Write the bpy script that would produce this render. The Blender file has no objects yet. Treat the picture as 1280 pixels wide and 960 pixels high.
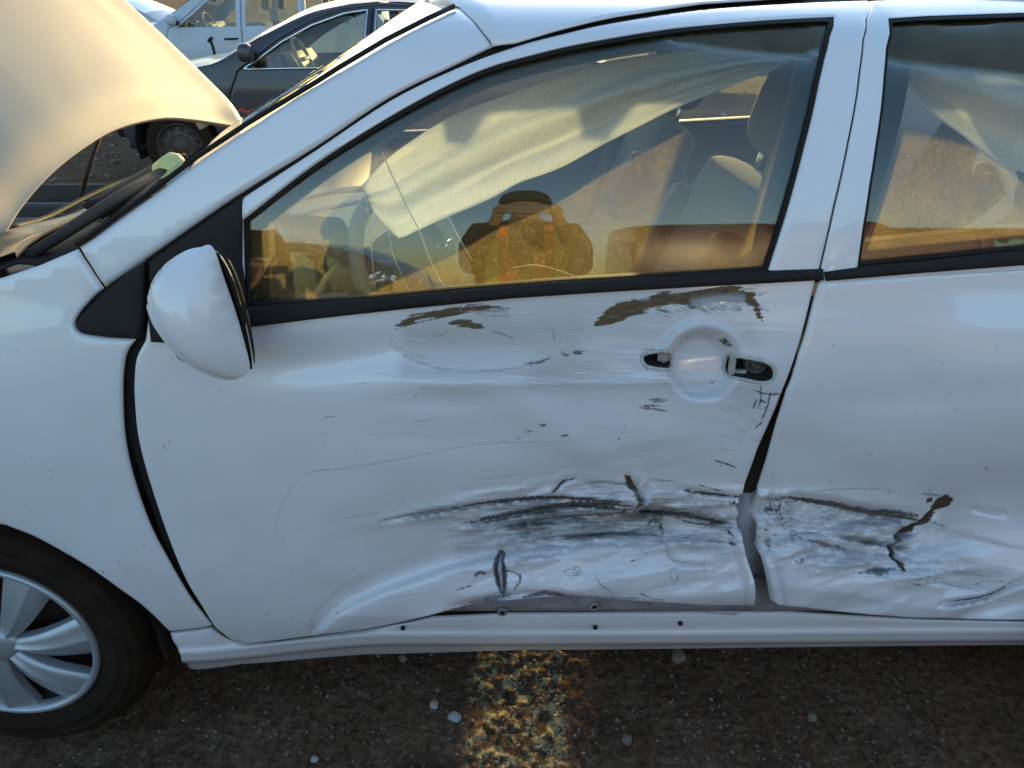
import bpy, bmesh, math, random
import numpy as np
from mathutils import Vector, Matrix
from mathutils.geometry import delaunay_2d_cdt

random.seed(4)
SC = bpy.context.scene
COL = SC.collection
R = math.radians

# ------------------------------------------------------------------ camera
CAM_Y, CAM_Z, PITCH, FPX = -1.137, 1.50, R(27.0), 960.0
cam_d = bpy.data.cameras.new('camera')
cam = bpy.data.objects.new('camera', cam_d)
COL.objects.link(cam)
cam.location = (0, CAM_Y, CAM_Z)
cam.rotation_euler = (math.pi / 2 - PITCH, 0, 0)
cam_d.sensor_width = 36.0
cam_d.lens = FPX / 1280.0 * 36.0
cam_d.clip_start = 0.02
cam_d.clip_end = 3000
SC.camera = cam

# ------------------------------------------------------------------ sky, sun, exposure
SUN_ELEV, SUN_AZ = R(5.3), R(9.0)          # azimuth measured from +y towards +x
world = bpy.data.worlds.new('World')
SC.world = world
world.use_nodes = True
wn = world.node_tree.nodes
sky = wn.new('ShaderNodeTexSky')
sky.sky_type = 'NISHITA'
sky.sun_disc = False
sky.sun_elevation = SUN_ELEV
sky.sun_rotation = SUN_AZ
sky.air_density = 1.0
sky.dust_density = 1.0
sky.ozone_density = 2.1
world.node_tree.links.new(sky.outputs[0], wn['Background'].inputs[0])
wn['Background'].inputs[1].default_value = 0.15
sun_d = bpy.data.lights.new('sun', 'SUN')
sun_d.energy = 2.0
sun_d.angle = R(0.5)
sun_d.color = (1.0, 0.75, 0.33)
sun = bpy.data.objects.new('sun', sun_d)
COL.objects.link(sun)
to_sun = Vector((math.sin(SUN_AZ) * math.cos(SUN_ELEV), math.cos(SUN_AZ) * math.cos(SUN_ELEV), math.sin(SUN_ELEV)))
sun.rotation_euler = to_sun.to_track_quat('Z', 'Y').to_euler()
SC.view_settings.view_transform = 'Standard'
SC.view_settings.look = 'None'
SC.view_settings.exposure = 2.14
SC.view_settings.gamma = 1.0
SC.view_settings.use_curve_mapping = False
SC.cycles.max_bounces = 10
SC.cycles.transparent_max_bounces = 24
SC.cycles.use_denoising = True

# ------------------------------------------------------------------ maths helpers
CP, SP = math.cos(PITCH), math.sin(PITCH)

def project(x, y, z):
    vy, vz = y - CAM_Y, z - CAM_Z
    dep = vy * CP - vz * SP
    up = vy * SP + vz * CP
    return 640 + FPX * x / dep, 480 - FPX * up / dep

def ray(u, v):
    a, b = (u - 640) / FPX, (480 - v) / FPX
    return np.array([a, CP + b * SP, -SP + b * CP])

def at_y(u, v, y):
    d = ray(u, v)
    t = (y - CAM_Y) / d[1]
    return (d[0] * t, y, CAM_Z + d[2] * t)

def at_z(u, v, z):
    d = ray(u, v)
    t = (z - CAM_Z) / d[2]
    return (d[0] * t, CAM_Y + d[1] * t, z)

def pchip(xk, yk):
    xk, yk = np.array(xk, float), np.array(yk, float)
    h = np.diff(xk); dl = np.diff(yk) / h
    m = np.zeros_like(xk)
    m[0], m[-1] = dl[0], dl[-1]
    for i in range(1, len(xk) - 1):
        if dl[i - 1] * dl[i] > 0:
            w1, w2 = 2 * h[i] + h[i - 1], h[i] + 2 * h[i - 1]
            m[i] = (w1 + w2) / (w1 / dl[i - 1] + w2 / dl[i])
    def f(x):
        x = np.asarray(x, float)
        i = np.clip(np.searchsorted(xk, x) - 1, 0, len(h) - 1)
        t = (x - xk[i]) / h[i]
        lin = np.where(t < 0, yk[0] + (x - xk[0]) * m[0], yk[-1] + (x - xk[-1]) * m[-1])
        val = ((1 + 2 * t) * (1 - t) ** 2 * yk[i] + t * (1 - t) ** 2 * h[i] * m[i]
               + t * t * (3 - 2 * t) * yk[i + 1] + t * t * (t - 1) * h[i] * m[i + 1])
        return np.where((t < 0) | (t > 1), lin, val)
    return f

def sstep(a, b, x):
    t = np.clip((np.asarray(x, float) - a) / (b - a), 0, 1)
    return t * t * (3 - 2 * t)

def _hash(i, j, s):
    n = (i * 374761393 + j * 668265263 + s * 974634771) & 0x7fffffff
    n = ((n ^ (n >> 13)) * 1274126177) & 0x7fffffff
    return ((n ^ (n >> 16)) & 0xffff) / 65535.0

def vnoise(x, y, s=0):
    x, y = np.asarray(x, float), np.asarray(y, float)
    xi, yi = np.floor(x).astype(np.int64), np.floor(y).astype(np.int64)
    fx, fy = x - xi, y - yi
    fx, fy = fx * fx * fx * (fx * (fx * 6 - 15) + 10), fy * fy * fy * (fy * (fy * 6 - 15) + 10)
    a, b, c, d = _hash(xi, yi, s), _hash(xi + 1, yi, s), _hash(xi, yi + 1, s), _hash(xi + 1, yi + 1, s)
    return (a * (1 - fx) + b * fx) * (1 - fy) + (c * (1 - fx) + d * fx) * fy

def lnoise(x, y, s=0):
    """piecewise-linear noise on a triangle lattice: flat facets that meet in sharp creases"""
    x, y = np.asarray(x, float), np.asarray(y, float)
    xs = x + y * .5; xi, yi = np.floor(xs).astype(np.int64), np.floor(y).astype(np.int64)
    fx, fy = xs - xi, y - yi
    a, b, c, d = _hash(xi, yi, s), _hash(xi + 1, yi, s), _hash(xi, yi + 1, s), _hash(xi + 1, yi + 1, s)
    return np.where(fx + fy < 1, a + (b - a) * fx + (c - a) * fy, d + (c - d) * (1 - fx) + (b - d) * (1 - fy))

def crumple(u, v, su, sv, s):
    wu, wv = (fbm(u / 90, v / 50, s + 40, 2) - .5) * 60, (fbm(u / 70, v / 40, s + 50, 2) - .5) * 26
    return lnoise((u + wu) / su, (v + wv) / sv, s) * .65 + lnoise((u - wv) / su * 2.3, (v + wu * .3) / sv * 2.1, s + 7) * .25 + lnoise(u / su * 5, v / sv * 4.3, s + 9) * .10 - .5

def fbm(x, y, s=0, o=4):
    r, a, t = 0, 1.0, 0
    for k in range(o):
        r = r + a * vnoise(x * 2 ** k + 17.3 * k, y * 2 ** k - 9.1 * k, s + k); t += a; a *= .5
    return r / t

def in_poly(px, py, poly):
    px, py = np.asarray(px), np.asarray(py)
    r = np.zeros(px.shape, bool)
    n = len(poly)
    for i in range(n):
        x0, y0 = poly[i]; x1, y1 = poly[(i + 1) % n]
        if y0 == y1: continue
        c = ((y0 > py) != (y1 > py)) & (px < (x1 - x0) * (py - y0) / (y1 - y0) + x0)
        r ^= c
    return r

def seg_dist(px, py, pts, closed=False):
    """distance to a polyline, and the arc fraction of the nearest point"""
    px, py = np.asarray(px, float), np.asarray(py, float)
    best = np.full(px.shape, 1e9); frac = np.zeros(px.shape)
    P = list(pts) + ([pts[0]] if closed else [])
    L = [math.dist(P[i], P[i + 1]) for i in range(len(P) - 1)]
    tot = sum(L) or 1; acc = 0
    for i in range(len(P) - 1):
        (x0, y0), (x1, y1) = P[i], P[i + 1]
        dx, dy = x1 - x0, y1 - y0
        t = np.clip(((px - x0) * dx + (py - y0) * dy) / (dx * dx + dy * dy + 1e-12), 0, 1)
        d = np.hypot(px - x0 - t * dx, py - y0 - t * dy)
        m = d < best
        best = np.where(m, d, best); frac = np.where(m, (acc + t * L[i]) / tot, frac)
        acc += L[i]
    return best, frac

def resample(pts, step, closed=True):
    P = [np.array(p, float) for p in pts]
    if closed: P = P + [P[0]]
    out = []
    for a, b in zip(P[:-1], P[1:]):
        n = max(1, int(math.ceil(np.linalg.norm(b - a) / step)))
        for k in range(n): out.append(a + (b - a) * k / n)
    if not closed: out.append(P[-1])
    return out

def smooth_path(pts, n=6, closed=False):
    """Catmull-Rom through the points"""
    P = [np.array(p, float) for p in pts]
    N = len(P); out = []
    rng = range(N) if closed else range(N - 1)
    for i in rng:
        p1, p2 = P[i], P[(i + 1) % N]
        p0 = P[i - 1] if (closed or i > 0) else 2 * p1 - p2
        p3 = P[(i + 2) % N] if (closed or i + 2 < N) else 2 * p2 - p1
        for k in range(n):
            t = k / n
            out.append(.5 * ((2 * p1) + (p2 - p0) * t + (2 * p0 - 5 * p1 + 4 * p2 - p3) * t * t + (3 * p1 - p0 - 3 * p2 + p3) * t ** 3))
    if not closed: out.append(P[-1])
    return out

# ------------------------------------------------------------------ object helpers
def link(o, parent=None):
    COL.objects.link(o)
    if parent is not None: o.parent = parent
    return o

def mesh_obj(name, verts, faces, mat, parent=None, smooth=True, uv=None):
    me = bpy.data.meshes.new(name)
    me.from_pydata([tuple(map(float, v)) for v in verts], [], [tuple(map(int, f)) for f in faces])
    if smooth is True: me.polygons.foreach_set('use_smooth', [True] * len(me.polygons))
    elif smooth is not False: me.polygons.foreach_set('use_smooth', list(smooth))
    if uv is not None:
        l = me.uv_layers.new(name='map')
        idx = np.empty(len(me.loops), np.int32); me.loops.foreach_get('vertex_index', idx)
        l.data.foreach_set('uv', np.asarray(uv, np.float32)[idx].ravel())
    if mat: me.materials.append(mat)
    me.update()
    return link(bpy.data.objects.new(name, me), parent)

def empty(name, loc=(0, 0, 0), rz=0):
    o = bpy.data.objects.new(name, None)
    COL.objects.link(o)
    o.location = loc; o.rotation_euler = (0, 0, rz); o.empty_display_size = .2
    return o

def tag(o, label=None, cat=None, group=None, kind=None):
    if label: o['label'] = label
    if cat: o['category'] = cat
    if group: o['group'] = group
    if kind: o['kind'] = kind
    return o

class MB:
    """collects shapes for one mesh object"""
    def __init__(s): s.v, s.f, s.s = [], [], []
    def add(s, v, f, smooth=True):
        o = len(s.v); s.v += [tuple(p) for p in v]; s.f += [tuple(i + o for i in q) for q in f]; s.s += [smooth] * len(f)
        return s
    def box(s, c, d, rot=None, bev=.0):
        bm = bmesh.new(); bmesh.ops.create_cube(bm, size=1)
        bmesh.ops.scale(bm, vec=d, verts=bm.verts)
        if bev: bmesh.ops.bevel(bm, geom=list(bm.edges), offset=bev, segments=2, affect='EDGES', profile=.5)
        M = Matrix.Translation(c) @ (rot.to_4x4() if rot is not None else Matrix())
        bm.transform(M); bm.verts.index_update()
        s.add([v.co[:] for v in bm.verts], [[v.index for v in f.verts] for f in bm.faces], False); bm.free()
        return s
    def tube(s, pts, r, n=8, caps=True, closed=False, flat=1.0, up=None):
        P = [Vector(p) for p in pts]; N = len(P); vs, fs = [], []
        rr = r if hasattr(r, '__len__') else [r] * N
        prev = None
        for i in range(N):
            if closed: t = (P[(i + 1) % N] - P[i - 1])
            else: t = P[min(i + 1, N - 1)] - P[max(i - 1, 0)]
            t = t.normalized()
            a = Vector(up) if up else (prev if prev is not None else Vector((0, 0, 1)))
            if abs(a.dot(t)) > .98: a = Vector((0, 1, 0)) if abs(t.y) < .9 else Vector((1, 0, 0))
            x = (a - t * a.dot(t)).normalized(); y = t.cross(x); prev = x
            for k in range(n):
                w = 2 * math.pi * k / n
                vs.append(P[i] + x * math.cos(w) * rr[i] + y * math.sin(w) * rr[i] * flat)
        for i in range(N if closed else N - 1):
            for k in range(n):
                j = (i + 1) % N
                fs.append((i * n + k, i * n + (k + 1) % n, j * n + (k + 1) % n, j * n + k))
        if caps and not closed:
            fs.append(tuple(range(n - 1, -1, -1))); fs.append(tuple((N - 1) * n + k for k in range(n)))
        return s.add(vs, fs)
    def lathe(s, prof, M, n=48, smooth=True):
        """prof: (radius, height) pairs revolved about local z, placed by M"""
        vs, fs = [], []
        for r, h in prof:
            for k in range(n):
                w = 2 * math.pi * k / n
                vs.append(M @ Vector((r * math.cos(w), r * math.sin(w), h)))
        for i in range(len(prof) - 1):
            for k in range(n):
                fs.append((i * n + k, i * n + (k + 1) % n, (i + 1) * n + (k + 1) % n, (i + 1) * n + k))
        return s.add(vs, fs, smooth)
    def grid(s, G):
        """G: rows of points"""
        n, m = len(G), len(G[0])
        return s.add([p for r in G for p in r], [(i * m + j, i * m + j + 1, (i + 1) * m + j + 1, (i + 1) * m + j) for i in range(n - 1) for j in range(m - 1)])
    def prism(s, poly, axis_pts, smooth=False):
        """poly: 2D (x,z) outline swept between y values"""
        n = len(poly); vs, fs = [], []
        for y in axis_pts: vs += [(p[0], y, p[1]) for p in poly]
        for i in range(len(axis_pts) - 1):
            for k in range(n): fs.append((i * n + k, i * n + (k + 1) % n, (i + 1) * n + (k + 1) % n, (i + 1) * n + k))
        fs.append(tuple(range(n - 1, -1, -1))); fs.append(tuple((len(axis_pts) - 1) * n + k for k in range(n)))
        return s.add(vs, fs, smooth)
    def build(s, name, mat, parent=None, bevel=0, subsurf=0, auto=None):
        o = mesh_obj(name, s.v, s.f, mat, parent, smooth=s.s)
        if bevel:
            b = o.modifiers.new('bevel', 'BEVEL'); b.width = bevel; b.segments = 2; b.limit_method = 'ANGLE'; b.angle_limit = R(40)
        if subsurf:
            b = o.modifiers.new('subd', 'SUBSURF'); b.levels = b.render_levels = subsurf
        return o

def push_down(z): return (1.5 - z) / 1.17

def panel(name, outline, surf, mat, parent=None, holes=(), step=.02, thick=.004, hem=.004, disp=None, uvbox=None, ysign=1, y_off=0.0, crisp=0):
    """A sheet-metal panel: an (x,z) outline with holes, filled with a grid, laid on y = surf(x,z), with rolled edges and thickness."""
    rings = [outline] + list(holes)
    pts, edges = [], []
    for r in rings:
        rs = resample(r, step * .9)
        o = len(pts); pts += [tuple(p) for p in rs]
        edges += [(o + i, o + (i + 1) % len(rs)) for i in range(len(rs))]
    nb = len(pts)
    B = np.array(pts)
    lo, hi = B.min(0), B.max(0)
    gx = np.arange(lo[0] + step * .5, hi[0], step); gz = np.arange(lo[1] + step * .5, hi[1], step)
    X, Z = np.meshgrid(gx, gz); X[1::2] += step * .5
    X, Z = X.ravel(), Z.ravel()
    ok = in_poly(X, Z, outline)
    for h in holes: ok &= ~in_poly(X, Z, h)
    X, Z = X[ok], Z[ok]
    dm = np.full(X.shape, 1e9)
    for r in rings: dm = np.minimum(dm, seg_dist(X, Z, [tuple(p) for p in r], True)[0])
    keep = dm > max(step * .45, hem * 1.6)
    inner = np.stack([X[keep], Z[keep]], 1)
    extra = []
    for ri, r in enumerate(rings):                # support rings just inside the edge
        rs = [np.array(p) for p in resample(r, step * .9)]
        n = len(rs)
        for off in (hem * .35, hem * 1.1):
            for i in range(n):
                t = rs[(i + 1) % n] - rs[i - 1]; l = np.linalg.norm(t)
                if l < 1e-9: continue
                nr = np.array([-t[1], t[0]]) / l
                for sg in (1, -1):
                    extra.append(rs[i] + nr * sg * off)
    extra = np.array(extra)
    if hem > 0 and len(extra):
        ok = in_poly(extra[:, 0], extra[:, 1], outline)
        for h in holes: ok &= ~in_poly(extra[:, 0], extra[:, 1], h)
        extra = extra[ok]
        dm = np.full(len(extra), 1e9)
        for r in rings: dm = np.minimum(dm, seg_dist(extra[:, 0], extra[:, 1], [tuple(p) for p in r], True)[0])
        extra = extra[dm > hem * .25]
        allp = np.concatenate([B, inner, extra])
    else:
        allp = np.concatenate([B, inner])
    vo, eo, fo, ov, oe, of = delaunay_2d_cdt([Vector((float(a), float(b))) for a, b in allp], edges, [], 0, 1e-6)
    V = np.array([v[:] for v in vo]); F = [tuple(f) for f in fo]
    FA = np.array(F)
    C = V[FA].mean(1)
    ok = in_poly(C[:, 0], C[:, 1], outline)
    for h in holes: ok &= ~in_poly(C[:, 0], C[:, 1], h)
    FA = FA[ok]
    # orient so the front faces -y (for ysign 1)
    a = V[FA[:, 1]] - V[FA[:, 0]]; b = V[FA[:, 2]] - V[FA[:, 0]]
    cr = a[:, 0] * b[:, 1] - a[:, 1] * b[:, 0]
    FA[cr < 0] = FA[cr < 0][:, ::-1]
    if ysign < 0: FA = FA[:, ::-1]
    y = surf(V[:, 0], V[:, 1]) + y_off
    zz = V[:, 1].copy()
    if disp is not None:
        hd = disp(V[:, 0], V[:, 1], y)
        y = y + hd; zz = zz - hd * push_down(zz)          # the blow pushed the metal in and down
    if hem > 0:
        dm = np.full(len(V), 1e9)
        for r in rings: dm = np.minimum(dm, seg_dist(V[:, 0], V[:, 1], [tuple(p) for p in r], True)[0])
        t = np.clip(1 - dm / hem, 0, 1)
        y = y + hem * (1 - np.sqrt(np.clip(1 - t * t, 0, 1)))
    yb = y + thick
    if ysign < 0: y, yb = MIRROR_Y - y, MIRROR_Y - yb
    n = len(V)
    front = np.stack([V[:, 0], y, zz], 1); back = np.stack([V[:, 0], yb, zz], 1)
    verts = np.concatenate([front, back])
    faces = [tuple(f) for f in FA] + [tuple(f[::-1] + n) for f in FA]
    sm = [True] * len(faces)
    cnt = {}
    for f in FA:
        for i in range(3):
            e = (int(f[i]), int(f[(i + 1) % 3])); cnt[e] = 1
    be = [e for e in cnt if (e[1], e[0]) not in cnt]
    vl = verts.tolist()
    for p, q in be:
        o = len(vl); vl += [vl[q], vl[p], vl[p + n], vl[q + n]]
        faces.append((o, o + 1, o + 2, o + 3)); sm.append(False)
    uv = None
    if uvbox:
        ids = list(range(n)) * 2 + [k % n for e in be for k in (e[1], e[0], e[0], e[1])]
        flat = V[np.array(ids)]
        uv = np.stack([(flat[:, 0] - uvbox[0]) / (uvbox[1] - uvbox[0]), (flat[:, 1] - uvbox[2]) / (uvbox[3] - uvbox[2])], 1)
    o = mesh_obj(name, vl, faces, mat, parent, smooth=sm, uv=uv)
    if crisp: o.data.set_sharp_from_angle(angle=R(crisp))
    return o

# ------------------------------------------------------------------ materials
def new_mat(name):
    m = bpy.data.materials.new(name); m.use_nodes = True
    return m, m.node_tree, m.node_tree.nodes, m.node_tree.links, m.node_tree.nodes['Principled BSDF']

def simple(name, col, rough=.5, metal=0, spec=.5, bump=0, bscale=200, var=0, vscale=8, coat=0, sheen=0):
    m, t, n, l, p = new_mat(name)
    p.inputs['Base Color'].default_value = (*col, 1); p.inputs['Roughness'].default_value = rough
    p.inputs['Metallic'].default_value = metal; p.inputs['Specular IOR Level'].default_value = spec
    p.inputs['Coat Weight'].default_value = coat; p.inputs['Coat Roughness'].default_value = .06
    tc = n.new('ShaderNodeTexCoord')
    if var:
        nz = n.new('ShaderNodeTexNoise'); nz.inputs['Scale'].default_value = vscale; nz.inputs['Detail'].default_value = 6
        nz.inputs['Roughness'].default_value = .65
        mp = n.new('ShaderNodeMapRange'); mp.inputs[3].default_value = 1 - var; mp.inputs[4].default_value = 1 + var
        mp.inputs[1].default_value = .3; mp.inputs[2].default_value = .7
        mx = n.new('ShaderNodeVectorMath'); mx.operation = 'SCALE'; mx.inputs[0].default_value = col
        l.new(tc.outputs['Object'], nz.inputs['Vector']); l.new(nz.outputs[0], mp.inputs[0]); l.new(mp.outputs[0], mx.inputs['Scale'])
        l.new(mx.outputs[0], p.inputs['Base Color'])
    if bump:
        nz = n.new('ShaderNodeTexNoise'); nz.inputs['Scale'].default_value = bscale; nz.inputs['Detail'].default_value = 4
        b = n.new('ShaderNodeBump'); b.inputs['Strength'].default_value = bump; b.inputs['Distance'].default_value = .002
        l.new(tc.outputs['Object'], nz.inputs['Vector']); l.new(nz.outputs[0], b.inputs['Height']); l.new(b.outputs[0], p.inputs['Normal'])
    return m

def glass_mat(name, tint, dust=.1, dust_col=(.45, .40, .30), dscale=9.0):
    m, t, n, l, p = new_mat(name)
    n.remove(p); out = n['Material Output']
    tr = n.new('ShaderNodeBsdfTransparent'); tr.inputs[0].default_value = (*tint, 1)
    gl = n.new('ShaderNodeBsdfGlossy'); gl.inputs['Roughness'].default_value = .015
    fr = n.new('ShaderNodeFresnel'); fr.inputs[0].default_value = 1.5
    gm = n.new('ShaderNodeMath'); gm.operation = 'MULTIPLY'; gm.inputs[1].default_value = 1.5; gm.use_clamp = True
    m1 = n.new('ShaderNodeMixShader')
    l.new(fr.outputs[0], gm.inputs[0]); l.new(gm.outputs[0], m1.inputs[0]); l.new(tr.outputs[0], m1.inputs[1]); l.new(gl.outputs[0], m1.inputs[2])
    tl = n.new('ShaderNodeBsdfTranslucent'); tl.inputs[0].default_value = (*dust_col, 1)
    df = n.new('ShaderNodeBsdfDiffuse'); df.inputs[0].default_value = (*[c * .6 for c in dust_col], 1)
    m2 = n.new('ShaderNodeMixShader'); m2.inputs[0].default_value = .15
    l.new(tl.outputs[0], m2.inputs[1]); l.new(df.outputs[0], m2.inputs[2])
    tc = n.new('ShaderNodeTexCoord')
    big = n.new('ShaderNodeTexNoise'); big.inputs['Scale'].default_value = dscale; big.inputs['Detail'].default_value = 6
    big.inputs['Roughness'].default_value = .7
    fine = n.new('ShaderNodeTexNoise'); fine.inputs['Scale'].default_value = 330; fine.inputs['Detail'].default_value = 0
    mpa = n.new('ShaderNodeMapRange'); mpa.inputs[1].default_value = .35; mpa.inputs[2].default_value = .7; mpa.inputs[3].default_value = .45; mpa.inputs[4].default_value = 1.2
    mpb = n.new('ShaderNodeMapRange'); mpb.inputs[1].default_value = .56; mpb.inputs[2].default_value = .76; mpb.inputs[3].default_value = .8; mpb.inputs[4].default_value = 1.9
    l.new(tc.outputs['Object'], big.inputs['Vector']); l.new(tc.outputs['Object'], fine.inputs['Vector'])
    l.new(big.outputs[0], mpa.inputs[0]); l.new(fine.outputs[0], mpb.inputs[0])
    a = n.new('ShaderNodeMath'); a.operation = 'MULTIPLY'; b = n.new('ShaderNodeMath'); b.operation = 'MULTIPLY'; b.inputs[1].default_value = dust
    l.new(mpa.outputs[0], a.inputs[0]); l.new(mpb.outputs[0], a.inputs[1]); l.new(a.outputs[0], b.inputs[0])
    m3 = n.new('ShaderNodeMixShader')
    l.new(b.outputs[0], m3.inputs[0]); l.new(m1.outputs[0], m3.inputs[1]); l.new(m2.outputs[0], m3.inputs[2])
    l.new(m3.outputs[0], out.inputs[0])
    return m

def cloth_mat(name, col, trans=.5):
    m, t, n, l, p = new_mat(name)
    n.remove(p); out = n['Material Output']
    d = n.new('ShaderNodeBsdfDiffuse'); d.inputs[0].default_value = (*col, 1)
    tl = n.new('ShaderNodeBsdfTranslucent'); tl.inputs[0].default_value = (*col, 1)
    mx = n.new('ShaderNodeMixShader'); mx.inputs[0].default_value = trans
    l.new(d.outputs[0], mx.inputs[1]); l.new(tl.outputs[0], mx.inputs[2]); l.new(mx.outputs[0], out.inputs[0])
    tc = n.new('ShaderNodeTexCoord'); nz = n.new('ShaderNodeTexNoise'); nz.inputs['Scale'].default_value = 28; nz.inputs['Detail'].default_value = 5
    b = n.new('ShaderNodeBump'); b.inputs['Strength'].default_value = .35; b.inputs['Distance'].default_value = .006
    l.new(tc.outputs['Object'], nz.inputs['Vector']); l.new(nz.outputs[0], b.inputs['Height'])
    l.new(b.outputs[0], d.inputs['Normal']); l.new(b.outputs[0], tl.inputs['Normal'])
    return m

M = {}
M['black_plastic'] = simple('black_plastic', (.026, .019, .017), .65, spec=.18, bump=.25, bscale=600, var=.15, vscale=12)
M['rubber'] = simple('rubber', (.020, .015, .013), .7, spec=.2, bump=.1, bscale=300)
M['gap_dark'] = simple('gap_dark', (.02, .014, .012), .8)
M['jamb'] = simple('jamb', (.30, .275, .30), .55, var=.45, vscale=14)
M['tyre'] = simple('tyre', (.026, .016, .010), .9, spec=.12, bump=.6, bscale=120, var=.35, vscale=14)
M['silver'] = simple('silver', (.48, .49, .51), .38, metal=.55, bump=.05, var=.06, vscale=30)
M['rust_steel'] = simple('rust_steel', (.085, .045, .026), .75, metal=.2, bump=.4, bscale=90, var=.4, vscale=25)
M['dash'] = simple('dash', (.045, .042, .038), .6, bump=.3, bscale=500)
M['dash_light'] = simple('dash_light', (.30, .29, .26), .7, bump=.2, bscale=400)
M['seat'] = simple('seat', (.15, .14, .125), .9, bump=.5, bscale=350, var=.12, vscale=20)
M['headliner'] = simple('headliner', (.26, .25, .23), .95, bump=.2, bscale=300)
M['trim_dark'] = simple('trim_dark', (.055, .046, .040), .7)
M['wheel_rim'] = simple('wheel_rim', (.30, .25, .17), .30)
M['inner_trim'] = simple('inner_trim', (.13, .12, .105), .8)
M['chrome'] = simple('chrome', (.75, .75, .76), .15, metal=1)
M['glass'] = glass_mat('glass', (.93, .95, .92), dust=.085, dust_col=(.80, .62, .30))
M['glass_far'] = glass_mat('glass_far', (.93, .95, .92), dust=.02)
M['glass_screen'] = glass_mat('glass_screen', (.80, .84, .82), dust=.01)
M['airbag'] = cloth_mat('airbag', (.84, .86, .86), .6)
M['thread'] = cloth_mat('thread', (.75, .72, .65), .3)
M['mirror_glass'] = simple('mirror_glass', (.8, .8, .8), .02, metal=1)

# shared outline of the side of the wrecked car --------------------------------
MIRROR_Y = 1.76
_S = pchip([.15, .20, .24, .30, .40, .55, .75, .90, 1.0, 1.05, 1.10, 1.2, 1.32, 1.41, 1.45, 1.47, 1.485, 1.495, 1.50],
           [.11, .070, .050, .032, .010, 0, 0, .008, .024, .037, .046, .066, .108, .164, .208, .26, .325, .39, .42])
def S(x, z):
    x = np.asarray(x, float)
    return _S(z) + .055 * np.clip(-1.05 - x, 0, 3) ** 2 + .02 * np.clip(x - 1.1, 0, 3) ** 2

def on_S(u, v, off=0.0, surf=None):
    f = surf or S
    d = ray(u, v); a, b = .6, 2.2
    def g(t): return CAM_Y + d[1] * t - float(f(d[0] * t, CAM_Z + d[2] * t)) - off
    for _ in range(50):
        c = (a + b) / 2
        if g(c) > 0: b = c
        else: a = c
    return (d[0] * a, CAM_Y + d[1] * a, CAM_Z + d[2] * a)

def xz(pts, off=0.0, surf=None):
    return [(p[0], p[2]) for p in (on_S(u, v, off, surf) for u, v in pts)]
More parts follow.
